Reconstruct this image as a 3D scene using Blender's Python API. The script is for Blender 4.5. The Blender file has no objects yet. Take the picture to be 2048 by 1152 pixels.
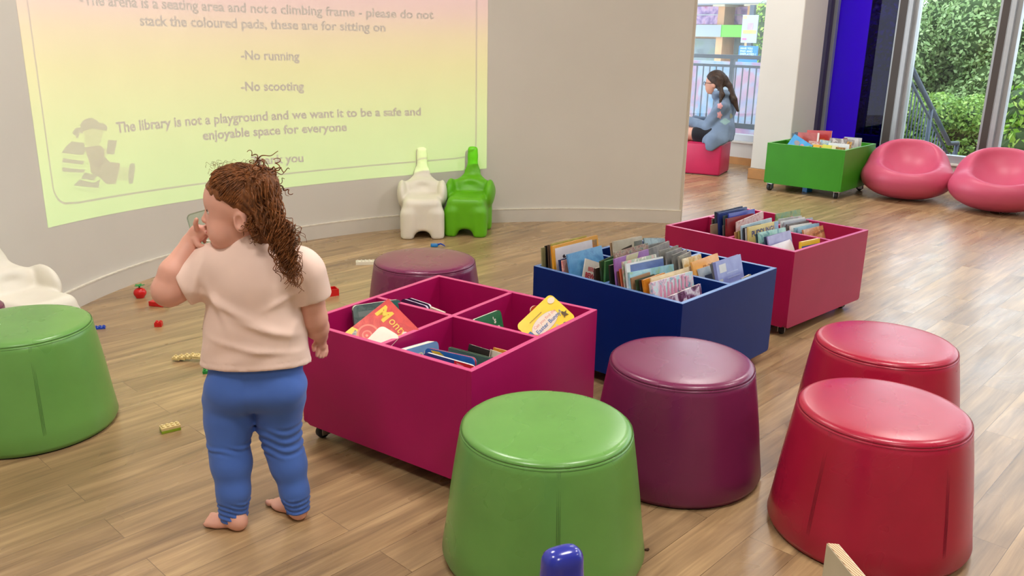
import bpy, bmesh, math, random
import numpy as np
from mathutils import Vector, Matrix
PI = math.pi
SC = bpy.context.scene
COL = SC.collection

# ------------------------------------------------------------------ camera
F_PX, PITCH, ROLL, CAM_H = 1709.95, 0.289752, 0.0173194, 1.315508
FWD = Vector((0, math.cos(PITCH), -math.sin(PITCH)))
R0 = Vector((1, 0, 0)); U0 = R0.cross(FWD)
RIGHT = R0 * math.cos(ROLL) + U0 * math.sin(ROLL)
UP = -R0 * math.sin(ROLL) + U0 * math.cos(ROLL)
EYE = Vector((0, 0, CAM_H))
cam = bpy.data.cameras.new('camera'); cam_o = bpy.data.objects.new('camera', cam); COL.objects.link(cam_o)
cam.sensor_fit = 'HORIZONTAL'; cam.sensor_width = 36; cam.lens = F_PX * 36 / 2048
cam.clip_start = 0.05; cam.clip_end = 300
cam_o.matrix_world = Matrix(((RIGHT.x, UP.x, -FWD.x, 0), (RIGHT.y, UP.y, -FWD.y, 0), (RIGHT.z, UP.z, -FWD.z, CAM_H), (0, 0, 0, 1)))
SC.camera = cam_o

def ray(px, py): return FWD + RIGHT * ((px - 1024) / F_PX) - UP * ((py - 576) / F_PX)
def at_z(px, py, z=0.0):
    d = ray(px, py); return EYE + d * ((z - CAM_H) / d.z)
def at_y(px, py, y):
    d = ray(px, py); return EYE + d * (y / d.y)
def at_plane(px, py, o, n):
    d = ray(px, py); o = Vector(o); n = Vector(n); return EYE + d * ((o - EYE).dot(n) / d.dot(n))

# building axes: planks and boxes run along WN, the window wall along WD
WA = math.radians(46.8)
WN = Vector((math.cos(WA), math.sin(WA), 0)); WD = Vector((math.sin(WA), -math.cos(WA), 0))
B0 = Vector((2.507, 9.151, 0))
def W(s, dep=0.0, z=0.0): return B0 + WD * s + WN * dep + Vector((0, 0, z))   # s along the window wall, dep outwards

# ------------------------------------------------------------------ world, lamps, exposure
SC.view_settings.view_transform = 'Standard'; SC.view_settings.look = 'None'
SC.view_settings.exposure = 0.0; SC.view_settings.gamma = 1.0; SC.view_settings.use_curve_mapping = False
world = bpy.data.worlds.new('world'); SC.world = world; world.use_nodes = True
nt = world.node_tree; nt.nodes.clear()
wo = nt.nodes.new('ShaderNodeOutputWorld'); bg = nt.nodes.new('ShaderNodeBackground')
tc = nt.nodes.new('ShaderNodeTexCoord'); sep = nt.nodes.new('ShaderNodeSeparateXYZ'); rmp = nt.nodes.new('ShaderNodeValToRGB')
nt.links.new(tc.outputs['Generated'], sep.inputs[0]); nt.links.new(sep.outputs['Z'], rmp.inputs[0])
rmp.color_ramp.elements[0].position = 0.0; rmp.color_ramp.elements[0].color = (0.80, 0.86, 0.93, 1)
rmp.color_ramp.elements[1].position = 0.7; rmp.color_ramp.elements[1].color = (0.66, 0.78, 0.95, 1)
nt.links.new(rmp.outputs[0], bg.inputs['Color']); bg.inputs['Strength'].default_value = 4.2
nt.links.new(bg.outputs[0], wo.inputs['Surface'])

def sun_lamp():
    l = bpy.data.lights.new('sun', 'SUN'); l.energy = 1.6; l.angle = math.radians(25); l.color = (1, 0.96, 0.88)
    o = bpy.data.objects.new('sun', l); COL.objects.link(o)
    o.rotation_euler = (Vector((0.35, 0.25, -1))).to_track_quat('-Z', 'Y').to_euler()   # hazy sun from behind the building on to the hedges
sun_lamp()
CEIL = 3.6
CEIL_LIGHTS = [(-0.9, 3.6), (1.3, 1.9), (-0.9, 0.7), (1.2, -1.0), (3.4, 3.3), (3.3, 6.0), (5.6, 1.5), (1.9, 7.4)]
CEIL_POWER = 45.0
CEIL_COLOR = (1.0, 0.965, 0.915)
PROJ_POWER = 510.0
PORTALS = True

# ------------------------------------------------------------------ helpers
def S(r, g, b):
    f = lambda c: c / 12.92 if c <= 0.04045 else ((c + 0.055) / 1.055) ** 2.4
    return (f(r / 255), f(g / 255), f(b / 255), 1)
def tag(o, label=None, cat=None, group=None, kind=None):
    if label: o['label'] = label
    if cat: o['category'] = cat
    if group: o['group'] = group
    if kind: o['kind'] = kind
    return o
def thing(name, label, cat, loc=(0, 0, 0), rotz=0.0, group=None):
    o = bpy.data.objects.new(name, None); COL.objects.link(o); o.empty_display_size = 0.1
    o.location = loc; o.rotation_euler = (0, 0, rotz)
    return tag(o, label, cat, group)
def link_mesh(name, me, m=None, parent=None, smooth=False):
    o = bpy.data.objects.new(name, me); COL.objects.link(o)
    if m is not None:
        for mm in (m if isinstance(m, (list, tuple)) else [m]): me.materials.append(mm)
    if parent is not None: o.parent = parent
    if smooth: me.polygons.foreach_set('use_smooth', [True] * len(me.polygons))
    return o
def from_bm(name, bm, m=None, parent=None, smooth=False, auto=None):
    me = bpy.data.meshes.new(name); bm.normal_update(); bm.to_mesh(me); bm.free()
    o = link_mesh(name, me, m, parent, smooth)
    if auto: me.set_sharp_from_angle(angle=math.radians(auto))
    return o
def from_data(name, vs, fs, m=None, parent=None, smooth=False):
    me = bpy.data.meshes.new(name); me.from_pydata([tuple(v) for v in vs], [], fs); me.update()
    return link_mesh(name, me, m, parent, smooth)
def struct(name, vs, fs, m, smooth=False):
    return tag(from_data(name, vs, fs, m, None, smooth), kind='structure')
def copy_tree(o, parent=None):
    c = o.copy(); COL.objects.link(c); c.parent = parent
    for ch in list(o.children): copy_tree(ch, c)
    return c
def add_box(bm, lo, hi, M=None, bev=0.0, seg=2, mi=0):
    r = bmesh.ops.create_cube(bm, size=1.0); vs = r['verts']
    for v in vs: v.co = Vector([lo[i] + (v.co[i] + 0.5) * (hi[i] - lo[i]) for i in range(3)])
    fs = {f for v in vs for f in v.link_faces}
    for f in fs: f.material_index = mi
    if bev > 0:
        es = list({e for v in vs for e in v.link_edges})
        rr = bmesh.ops.bevel(bm, geom=es, offset=bev, segments=seg, profile=0.5, affect='EDGES')
        vs = list({v for f in rr['faces'] for v in f.verts} | {v for v in vs if v.is_valid})
    if M is not None:
        for v in vs: v.co = M @ v.co
    return vs
def add_tube(bm, pts, rad, n=8, caps=True, mi=0):
    pts = [Vector(p) for p in pts]; k = len(pts)
    rads = rad if isinstance(rad, (list, tuple)) else [rad] * k
    rings = []; t = (pts[1] - pts[0]).normalized()
    a = t.orthogonal().normalized()
    for i, p in enumerate(pts):
        t = ((pts[min(i + 1, k - 1)] - pts[max(i - 1, 0)])).normalized()
        a = (a - t * a.dot(t)).normalized(); b = t.cross(a)
        rings.append([bm.verts.new(p + (a * math.cos(2 * PI * j / n) + b * math.sin(2 * PI * j / n)) * rads[i]) for j in range(n)])
    for i in range(k - 1):
        for j in range(n):
            f = bm.faces.new((rings[i][j], rings[i][(j + 1) % n], rings[i + 1][(j + 1) % n], rings[i + 1][j])); f.smooth = True; f.material_index = mi
    if caps:
        f = bm.faces.new(rings[0][::-1]); f.material_index = mi; f = bm.faces.new(rings[-1]); f.material_index = mi
def add_lathe(bm, prof, n=48, M=None, mi=0, caps=True):
    rings = []
    for r, z in prof:
        rings.append([bm.verts.new(Vector((r * math.cos(2 * PI * j / n), r * math.sin(2 * PI * j / n), z))) for j in range(n)])
    if M is not None:
        for rg in rings:
            for v in rg: v.co = M @ v.co
    for i in range(len(rings) - 1):
        for j in range(n):
            f = bm.faces.new((rings[i][j], rings[i][(j + 1) % n], rings[i + 1][(j + 1) % n], rings[i + 1][j])); f.smooth = True; f.material_index = mi
    if caps:
        f = bm.faces.new(rings[0][::-1]); f.material_index = mi; f.smooth = True
        f = bm.faces.new(rings[-1]); f.material_index = mi; f.smooth = True
def add_poly(bm, pts, M=None, depth=0.0, mi=0):
    """flat outline in local xy, pushed out along local z by depth"""
    lo = [Vector((p[0], p[1], 0)) for p in pts]
    if M is None: M = Matrix()
    vb = [bm.verts.new(M @ p) for p in lo]
    if depth <= 0:
        f = bm.faces.new(vb); f.material_index = mi; return
    vt = [bm.verts.new(M @ (p + Vector((0, 0, depth)))) for p in lo]
    f = bm.faces.new(vb[::-1]); f.material_index = mi; f = bm.faces.new(vt); f.material_index = mi
    n = len(pts)
    for i in range(n):
        f = bm.faces.new((vb[i], vb[(i + 1) % n], vt[(i + 1) % n], vt[i])); f.material_index = mi
def frame(o, x, z):
    """matrix with local x along x, local z along z (made square)"""
    x = Vector(x).normalized(); z = Vector(z); z = (z - x * z.dot(x)).normalized(); y = z.cross(x)
    return Matrix(((x.x, y.x, z.x, o[0]), (x.y, y.y, z.y, o[1]), (x.z, y.z, z.z, o[2]), (0, 0, 0, 1)))
def rrect(x0, y0, x1, y1, r, n=6):
    out = []
    for cx, cy, a0 in ((x1 - r, y0 + r, -90), (x1 - r, y1 - r, 0), (x0 + r, y1 - r, 90), (x0 + r, y0 + r, 180)):
        for i in range(n + 1):
            a = math.radians(a0 + 90 * i / n); out.append((cx + r * math.cos(a), cy + r * math.sin(a)))
    return out
_textcache = {}
def text_mesh(s, bold=0.0):
    """2-D letters as (verts, polys, width): unit size, baseline at y=0, x from 0"""
    k = (s, bold)
    if k in _textcache: return _textcache[k]
    cu = bpy.data.curves.new('t', 'FONT'); cu.body = s; cu.size = 1.0; cu.offset = bold; cu.resolution_u = 3
    o = bpy.data.objects.new('t', cu); COL.objects.link(o)
    dg = bpy.context.evaluated_depsgraph_get(); dg.update()
    me = bpy.data.meshes.new_from_object(o.evaluated_get(dg))
    vs = [v.co.copy() for v in me.vertices]; fs = [list(p.vertices) for p in me.polygons]
    COL.objects.unlink(o); bpy.data.objects.remove(o); bpy.data.curves.remove(cu); bpy.data.meshes.remove(me)
    x0 = min(v.x for v in vs); x1 = max(v.x for v in vs)
    for v in vs: v.x -= x0
    _textcache[k] = (vs, fs, x1 - x0); return _textcache[k]
def put_text(bm, s, M, size, bold=0.0, width=None, center=False, mi=0, dz=0.0):
    vs, fs, w = text_mesh(s, bold)
    sx = width / w if width else size
    ox = -0.5 * w * sx if center else 0.0
    nv = [bm.verts.new(M @ Vector((v.x * sx + ox, v.y * size, dz))) for v in vs]
    for f in fs:
        try: g = bm.faces.new([nv[i] for i in f]); g.material_index = mi
        except ValueError: pass

# ------------------------------------------------------------------ materials
def nodes(name):
    m = bpy.data.materials.new(name); m.use_nodes = True
    t = m.node_tree; b = t.nodes['Principled BSDF']; return m, t, b
def N(t, kind, **kw):
    n = t.nodes.new(kind)
    for k, v in kw.items():
        if k.startswith('i_'):
            key = k[2:]; key = int(key) if key.isdigit() else key.replace('_', ' ')
            n.inputs[key].default_value = v
        else: setattr(n, k, v)
    return n
def mixc(t, fac, a, b, mode='MIX'):
    n = t.nodes.new('ShaderNodeMix'); n.data_type = 'RGBA'; n.blend_type = mode
    for sock, v in ((n.inputs[0], fac), (n.inputs[6], a), (n.inputs[7], b)):
        if hasattr(v, 'is_output'): t.links.new(v, sock)
        else: sock.default_value = v
    return n.outputs[2]
def ramp(t, src, stops, interp='LINEAR'):
    n = t.nodes.new('ShaderNodeValToRGB'); cr = n.color_ramp; cr.interpolation = interp
    while len(cr.elements) < len(stops): cr.elements.new(0.5)
    for e, (p, c) in zip(cr.elements, stops): e.position = p; e.color = c
    t.links.new(src, n.inputs[0]); return n.outputs[0]
def obj_co(t, scale=(1, 1, 1), rot=(0, 0, 0), which='Object'):
    c = t.nodes.new('ShaderNodeTexCoord'); m = t.nodes.new('ShaderNodeMapping')
    m.inputs['Scale'].default_value = scale; m.inputs['Rotation'].default_value = rot
    t.links.new(c.outputs[which], m.inputs[0]); return m.outputs[0]
def noise(t, co, scale, detail=3, rough=0.5, dist=0.0):
    n = t.nodes.new('ShaderNodeTexNoise'); n.inputs['Scale'].default_value = scale; n.inputs['Detail'].default_value = detail
    n.inputs['Roughness'].default_value = rough; n.inputs['Distortion'].default_value = dist
    if co is not None: t.links.new(co, n.inputs['Vector'])
    return n.outputs['Fac']
def bump(t, b, h, strength=0.2, dist=0.002):
    n = t.nodes.new('ShaderNodeBump'); n.inputs['Strength'].default_value = strength; n.inputs['Distance'].default_value = dist
    t.links.new(h, n.inputs['Height']); t.links.new(n.outputs[0], b.inputs['Normal'])
def mat(name, c, rough=0.5, var=0.06, nscale=12.0, metal=0.0, spec=0.5, bmp=0.0, bscale=120.0, coat=0.0, sss=0.0, sssr=(1, .35, .2), trans=0.0):
    m, t, b = nodes(name)
    co = obj_co(t)
    if var > 0:
        f = noise(t, co, nscale)
        lo = tuple(x * (1 - var) for x in c[:3]) + (1,); hi = tuple(min(1, x * (1 + var)) for x in c[:3]) + (1,)
        t.links.new(ramp(t, f, [(0.3, lo), (0.7, hi)]), b.inputs['Base Color'])
    else: b.inputs['Base Color'].default_value = c
    b.inputs['Roughness'].default_value = rough; b.inputs['Metallic'].default_value = metal; b.inputs['Specular IOR Level'].default_value = spec
    if coat: b.inputs['Coat Weight'].default_value = coat; b.inputs['Coat Roughness'].default_value = 0.15
    if sss: b.inputs['Subsurface Weight'].default_value = sss; b.inputs['Subsurface Radius'].default_value = sssr; b.inputs['Subsurface Scale'].default_value = 0.01
    if bmp: bump(t, b, noise(t, co, bscale, 4), bmp)
    return m
def glass_mat(name, tint=(1, 1, 1, 1), rough=0.0, refl=1.0):
    """thin pane: see-through with a Fresnel sheen"""
    m = bpy.data.materials.new(name); m.use_nodes = True; t = m.node_tree; t.nodes.clear()
    o = t.nodes.new('ShaderNodeOutputMaterial'); mx = t.nodes.new('ShaderNodeMixShader'); tr = t.nodes.new('ShaderNodeBsdfTransparent'); gl = t.nodes.new('ShaderNodeBsdfGlossy')
    fr = t.nodes.new('ShaderNodeFresnel'); fr.inputs[0].default_value = 1.45
    ml = t.nodes.new('ShaderNodeMath'); ml.operation = 'MULTIPLY'; ml.inputs[1].default_value = refl
    tr.inputs[0].default_value = tint; gl.inputs['Roughness'].default_value = rough
    t.links.new(fr.outputs[0], ml.inputs[0]); t.links.new(ml.outputs[0], mx.inputs[0]); t.links.new(tr.outputs[0], mx.inputs[1]); t.links.new(gl.outputs[0], mx.inputs[2])
    t.links.new(mx.outputs[0], o.inputs[0]); return m
# ------------------------------------------------------------------ soft-body modelling: smooth distance fields turned into one closed mesh
def A(p): return np.array([float(x) for x in p])
def smin(a, b, k):
    if k <= 0: return np.minimum(a, b)
    h = np.clip(0.5 + 0.5 * (b - a) / k, 0, 1); return b + (a - b) * h - k * h * (1 - h)
def smax(a, b, k): return -smin(-a, -b, k)
def ell(c, r, R=None):
    c = A(c); r = A(r)
    def f(P):
        q = P - c
        if R is not None: q = q @ R
        k0 = np.sqrt(((q / r) ** 2).sum(1)); k1 = np.sqrt(((q / (r * r)) ** 2).sum(1))
        return np.where(k1 < 1e-9, -r.min(), k0 * (k0 - 1) / np.maximum(k1, 1e-9))
    return f
def axes(x, z):
    """columns = local x, y, z"""
    x = A(x); x = x / np.linalg.norm(x); z = A(z); z = z - x * (z @ x); z = z / np.linalg.norm(z); return np.stack([x, np.cross(z, x), z], 1)
def cone(a, b, ra, rb, flat=1.0, side=None):
    """tapered limb from a to b; flat < 1 squashes it along side"""
    a = A(a); b = A(b); d = b - a; L2 = d @ d
    sd = None
    if side is not None: sd = A(side); sd = sd - d * (sd @ d) / L2; sd = sd / np.linalg.norm(sd)
    def f(P):
        q = P - a; t = np.clip(q @ d / L2, 0, 1); e = q - t[:, None] * d
        if sd is not None: e = e + (e @ sd)[:, None] * sd * (1 / flat - 1)
        return np.sqrt((e * e).sum(1)) - (ra + (rb - ra) * t)
    return f
def chain(pts, rads, k=0.01):
    fs = [cone(pts[i], pts[i + 1], rads[i], rads[i + 1]) for i in range(len(pts) - 1)]
    return union(fs, k)
def rbox(c, h, r, R=None):
    c = A(c); h = A(h) - r
    def f(P):
        q = P - c
        if R is not None: q = q @ R
        q = np.abs(q) - h; return np.sqrt((np.maximum(q, 0) ** 2).sum(1)) + np.minimum(q.max(1), 0) - r
    return f
def union(fs, k=0.01):
    def f(P):
        d = fs[0](P)
        for g in fs[1:]: d = smin(d, g(P), k)
        return d
    return f
def inter(fa, fb, k=0.004): return lambda P: smax(fa(P), fb(P), k)
def minus(fa, fb, k=0.004): return lambda P: smax(fa(P), -fb(P), k)
def half(o, n):
    o = A(o); n = A(n); n = n / np.linalg.norm(n); return lambda P: (P - o) @ n
def polygonise(f, lo, hi, h, coarse=4):
    lo = A(lo); hi = A(hi); nb = np.ceil((hi - lo) / (h * coarse)).astype(int); n = nb * coarse + 1
    blk = h * coarse
    g = np.stack(np.meshgrid(*[np.arange(k) for k in nb], indexing='ij'), -1).reshape(-1, 3)
    cen = lo + (g + 0.5) * blk
    dc = f(cen)
    F = np.full(tuple(n), 1.0); 
    act = np.abs(dc) < blk * 1.5
    ins = g[(~act) & (dc < 0)]
    s = np.stack(np.meshgrid(*[np.arange(coarse + 1)] * 3, indexing='ij'), -1).reshape(-1, 3)
    for b in ins: F[b[0]*coarse:b[0]*coarse+coarse+1, b[1]*coarse:b[1]*coarse+coarse+1, b[2]*coarse:b[2]*coarse+coarse+1] = -1.0
    ga = g[act]; idx = (ga[:, None, :] * coarse + s[None]).reshape(-1, 3)
    flat = np.unique(np.ravel_multi_index(idx.T, tuple(n)))
    ijk = np.stack(np.unravel_index(flat, tuple(n)), 1)
    vals = np.concatenate([f(lo + c * h) for c in np.array_split(ijk, max(1, len(ijk) // 200000))])
    F.ravel()[flat] = vals
    sg = F < 0
    # surface nets
    cs = tuple(n - 1); cnt = np.zeros(cs); acc = np.zeros(cs + (3,))
    off = [(i, j, k) for i in (0, 1) for j in (0, 1) for k in (0, 1)]
    def sl(o): return tuple(slice(o[i], o[i] + cs[i]) for i in range(3))
    for ax in range(3):
        for o in off:
            if o[ax]: continue
            p = list(o); p[ax] = 1
            a = F[sl(o)]; b = F[sl(p)]; x = (a < 0) != (b < 0)
            t = np.where(x, a / np.where(x, a - b, 1), 0)
            cnt += x
            for q in range(3): acc[..., q] += np.where(x, (o[q] + (t if q == ax else 0)), 0)
    m = cnt > 0; vid = np.full(cs, -1); vid[m] = np.arange(m.sum())
    base = np.argwhere(m); V = lo + (base + acc[m] / cnt[m][:, None]) * h
    Q = []
    for ax in range(3):
        u, v = (ax + 1) % 3, (ax + 2) % 3
        a = F; A0 = [slice(None)] * 3; A1 = [slice(None)] * 3; A0[ax] = slice(0, -1); A1[ax] = slice(1, None)
        x = (sg[tuple(A0)] != sg[tuple(A1)]); e = np.argwhere(x)
        e = e[(e[:, u] > 0) & (e[:, v] > 0) & (e[:, u] < n[u] - 1) & (e[:, v] < n[v] - 1)]
        inside = sg[tuple(A0)][tuple(e.T)]
        def vv(du, dv):
            c = e.copy(); c[:, u] += du; c[:, v] += dv; return vid[tuple(c.T)]
        q = np.stack([vv(-1, -1), vv(0, -1), vv(0, 0), vv(-1, 0)], 1)
        q[~inside] = q[~inside][:, ::-1]
        Q.append(q)
    Q = np.concatenate(Q); Q = Q[(Q >= 0).all(1)]
    return V, Q
def soft(name, f, lo, hi, h, m, parent=None, relax=1):
    V, Q = polygonise(f, lo, hi, h)
    me = bpy.data.meshes.new(name)
    me.vertices.add(len(V)); me.vertices.foreach_set('co', V.ravel()); me.loops.add(len(Q) * 4); me.loops.foreach_set('vertex_index', Q.ravel().astype(np.int32))
    me.polygons.add(len(Q)); me.polygons.foreach_set('loop_start', np.arange(len(Q), dtype=np.int32) * 4)
    me.update(calc_edges=True); me.validate()
    if relax:
        bm = bmesh.new(); bm.from_mesh(me)
        for _ in range(relax): bmesh.ops.smooth_vert(bm, verts=bm.verts, factor=0.5, use_axis_x=True, use_axis_y=True, use_axis_z=True)
        bm.to_mesh(me); bm.free()
    return link_mesh(name, me, m, parent, True)
def fold(P, o, d, n, amp, width, length=None):
    """one soft crease line: a ridge through o along d, offset measured along n"""
    q = P - A(o); d = A(d) / np.linalg.norm(A(d)); n = A(n) / np.linalg.norm(A(n))
    s = q @ n; w = np.exp(-(s / width) ** 2) * amp
    if length: w = w * np.exp(-((q @ d) / length) ** 2)
    return w
# ------------------------------------------------------------------ setting materials
def floor_mat():
    m, t, b = nodes('plank_floor')
    co = obj_co(t, rot=(0, 0, -WA))
    br = t.nodes.new('ShaderNodeTexBrick'); br.offset = 0.37; br.offset_frequency = 2; br.squash = 1
    br.inputs['Scale'].default_value = 1; br.inputs['Brick Width'].default_value = 1.2; br.inputs['Row Height'].default_value = 0.1325
    br.inputs['Mortar Size'].default_value = 0.0009; br.inputs['Mortar Smooth'].default_value = 0.2; br.inputs['Bias'].default_value = 0.0
    br.inputs['Color1'].default_value = (0, 0, 0, 1); br.inputs['Color2'].default_value = (1, 1, 1, 1); br.inputs['Mortar'].default_value = (0.5, 0.5, 0.5, 1)
    t.links.new(co, br.inputs['Vector'])
    # every plank shifts the grain
    sepc = t.nodes.new('ShaderNodeSeparateColor'); t.links.new(br.outputs['Color'], sepc.inputs[0])
    cmb = t.nodes.new('ShaderNodeCombineXYZ'); mu = N(t, 'ShaderNodeMath', operation='MULTIPLY', i_1=37.0); t.links.new(sepc.outputs[0], mu.inputs[0])
    t.links.new(mu.outputs[0], cmb.inputs[0]); t.links.new(mu.outputs[0], cmb.inputs[2])
    add = N(t, 'ShaderNodeVectorMath', operation='ADD'); t.links.new(co, add.inputs[0]); t.links.new(cmb.outputs[0], add.inputs[1])
    def grain(sx, sy, sc, d=4, dist=0.6):
        mp = t.nodes.new('ShaderNodeMapping'); mp.inputs['Scale'].default_value = (sx, sy, 1); t.links.new(add.outputs[0], mp.inputs[0])
        return noise(t, mp.outputs[0], sc, d, 0.55, dist)
    g1 = grain(0.7, 9.0, 3.2, 5, 0.5); g2 = grain(1.2, 30, 4.0, 3, 0.2); g3 = grain(0.8, 2.0, 2.5, 2)
    c1 = ramp(t, g1, [(0.26, S(104, 80, 54)), (0.42, S(143, 114, 79)), (0.55, S(164, 133, 94)), (0.72, S(196, 165, 120))])
    c2 = ramp(t, g2, [(0.3, S(140, 118, 92)), (0.7, S(186, 158, 122))])
    c = mixc(t, 0.3, c1, c2)
    pl = ramp(t, sepc.outputs[0], [(0.0, (0.80, 0.77, 0.75, 1)), (0.5, (0.97, 0.97, 0.97, 1)), (1.0, (1.12, 1.11, 1.08, 1))])
    c = mixc(t, 1.0, c, pl, 'MULTIPLY')
    c = mixc(t, br.outputs['Fac'], c, S(108, 86, 62))
    t.links.new(c, b.inputs['Base Color'])
    rr = ramp(t, g3, [(0.3, (0.24, 0.24, 0.24, 1)), (0.75, (0.36, 0.36, 0.36, 1))]); t.links.new(rr, b.inputs['Roughness'])
    b.inputs['Specular IOR Level'].default_value = 0.75
    hh = N(t, 'ShaderNodeMath', operation='MULTIPLY_ADD', i_1=0.12, i_2=0.0); t.links.new(g2, hh.inputs[0])
    sb = N(t, 'ShaderNodeMath', operation='SUBTRACT'); t.links.new(hh.outputs[0], sb.inputs[0]); t.links.new(br.outputs['Fac'], sb.inputs[1])
    bump(t, b, sb.outputs[0], 0.25, 0.002)
    return m
M_FLOOR = floor_mat()
M_WALL = mat('wall_paint', S(208, 203, 194), 0.75, 0.015, 3, bmp=0.05, bscale=90)
M_TRIM = mat('white_gloss_paint', S(206, 200, 190), 0.4, 0.03, 5)
M_WOODTRIM = mat('oak_trim', S(176, 122, 62), 0.45, 0.12, 9)
M_ALU = mat('brushed_aluminium', S(176, 180, 184), 0.42, 0.04, 6, metal=0.55)
M_DARKALU = mat('dark_frame', S(66, 58, 54), 0.45, 0.05, 6)
M_GLASS = glass_mat('window_glass', (0.93, 0.96, 0.95, 1), refl=0.8)
M_CEIL = mat('ceiling_paint', S(225, 222, 215), 0.85, 0.01)

# ------------------------------------------------------------------ floor, ceiling, curved wall
XA, XB, YA, YB = -3.6, 12.0, -4.0, 16.0
def flat(name, pts, m, flip=False):
    vs = [tuple(p) for p in pts]; f = list(range(len(vs)))
    return struct(name, vs, [f[::-1] if flip else f], m)
P0, P1 = W(-5.2), W(11.5)
room_outline = [(-3.7, -4, 0), (P1.x + 0.0, -4, 0), P1, P0, (-3.7, P0.y - 1.0, 0)]
flat('floor', [(p[0], p[1], 0.0) for p in room_outline], M_FLOOR)
flat('ceiling', [(p[0], p[1], CEIL) for p in room_outline], M_CEIL, True)
WC = (0.5975, 3.3804)
WFIT = None
_px = [(165, 605), (310, 553), (400, 530), (480, 505), (600, 480), (800, 455), (900, 449), (985, 446), (1100, 443), (1250, 443), (1357, 446)]
_pp = [at_z(*q) for q in _px]
_th = np.array([math.degrees(math.atan2(p.y - WC[1], p.x - WC[0])) for p in _pp]); _rr = np.array([math.hypot(p.x - WC[0], p.y - WC[1]) for p in _pp])
WFIT = np.polyfit((_th - 120) / 45, _rr, 3)
def wall_r(th): return float(np.polyval(WFIT, (max(77.0, min(172.0, th)) - 120) / 45))
def wall_p(th, z=0.0, inset=0.0):
    a = math.radians(th); r = wall_r(th) - inset; return Vector((WC[0] + r * math.cos(a), WC[1] + r * math.sin(a), z))
def curved(name, t0, t1, z0, z1, in0, in1, m, n=72, kind='structure'):
    vs, fs = [], []
    for i in range(n + 1):
        th = t0 + (t1 - t0) * i / n
        vs += [wall_p(th, z0, in1), wall_p(th, z1, in1), wall_p(th, z1, in0), wall_p(th, z0, in0)]
    for i in range(n):
        a, b = 4 * i, 4 * i + 4
        for k in range(4): fs.append((a + k, b + k, b + (k + 1) % 4, a + (k + 1) % 4))
    fs += [(0, 1, 2, 3), (4 * n + 3, 4 * n + 2, 4 * n + 1, 4 * n)]
    o = from_data(name, vs, [f[::-1] for f in fs], m); o.data.set_sharp_from_angle(angle=math.radians(30)); o.data.polygons.foreach_set('use_smooth', [True] * len(o.data.polygons))
    if kind: tag(o, kind=kind)
    return o
TH_END, TH_FAR = 77.2, 222.0
curved('wall_back', TH_END, TH_FAR, 0, CEIL, -0.12, 0.0, M_WALL)
curved('baseboard_back', TH_END + 0.05, TH_FAR, 0, 0.092, 0.0, 0.014, M_TRIM)
# far end of the baseboard lip
curved('trim_1', TH_END + 0.05, TH_FAR, 0.0925, 0.0985, 0.0, 0.016, mat('paint_lip', S(222, 215, 200), 0.4, 0.1, 40))
E1 = wall_p(TH_END)
bm = bmesh.new(); add_box(bm, (-0.004, -0.125, 0.0), (0.014, 0.004, CEIL), Matrix.Translation(E1) @ Matrix.Rotation(math.radians(TH_END - 90 + 180), 4, 'Z'))
tag(from_bm('trim_2', bm, mat('wall_end_bead', S(196, 186, 170), 0.5, 0.02)), kind='structure')
# the rest of the room behind and beside the camera
def slab(name, a, b, z0, z1, th, m):
    a = Vector(a); b = Vector(b); d = (b - a).normalized(); n = Vector((d.y, -d.x, 0)) * th
    vs = [(p.x, p.y, z) for z in (z0, z1) for p in (a, b, b + n, a + n)]
    return struct(name, vs, [(0, 1, 2, 3), (4, 7, 6, 5), (0, 4, 5, 1), (1, 5, 6, 2), (2, 6, 7, 3), (3, 7, 4, 0)], m)
ef = wall_p(TH_FAR)
slab('wall_left', (-3.7, -4, 0), (ef.x - 0.1, ef.y, 0), 0, CEIL, -0.1, M_WALL)
slab('wall_behind', (-3.7, -4, 0), (P1.x, -4, 0), 0, CEIL, 0.1, M_WALL)
slab('wall_right', (P1.x, -4, 0), (P1.x, P1.y, 0), 0, CEIL, 0.1, M_WALL)
slab('wall_far', (-3.7, P0.y - 1.0, 0), (P0.x, P0.y, 0), 0, CEIL, -0.1, M_WALL)

# ------------------------------------------------------------------ window wall: low wall, sill, frames, panes
SILL = 0.245
def wbox(bm, s0, s1, d0, d1, z0, z1, bev=0.0, mi=0):
    Mw = Matrix(((WD.x, WN.x, 0, B0.x), (WD.y, WN.y, 0, B0.y), (0, 0, 1, 0), (0, 0, 0, 1)))
    return add_box(bm, (s0, d0, z0), (s1, d1, z1), Mw, bev, 1, mi)
def wstruct(name, boxes, m, bev=0.0, label=None):
    bm = bmesh.new()
    for bx in boxes: wbox(bm, *bx, bev=bev)
    return tag(from_bm(name, bm, m), kind='structure')
wstruct('wall_window', [(-5.2, 11.5, 0.0, 0.22, 0, SILL - 0.02)], M_WALL)
wstruct('wall_lintel', [(-5.2, 11.5, 0.02, 0.24, 3.35, CEIL)], M_WALL)
wstruct('trim_3', [(-5.2, 11.5, -0.02, 0.20, SILL - 0.02, SILL)], M_TRIM, 0.004)
wstruct('baseboard_window', [(-5.2, 0.43, -0.015, 0.0, 0, 0.075)], M_WOODTRIM)
WZ0, WZ1 = SILL, 3.35
D0, D1 = 0.03, 0.145     # frame depth
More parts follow.
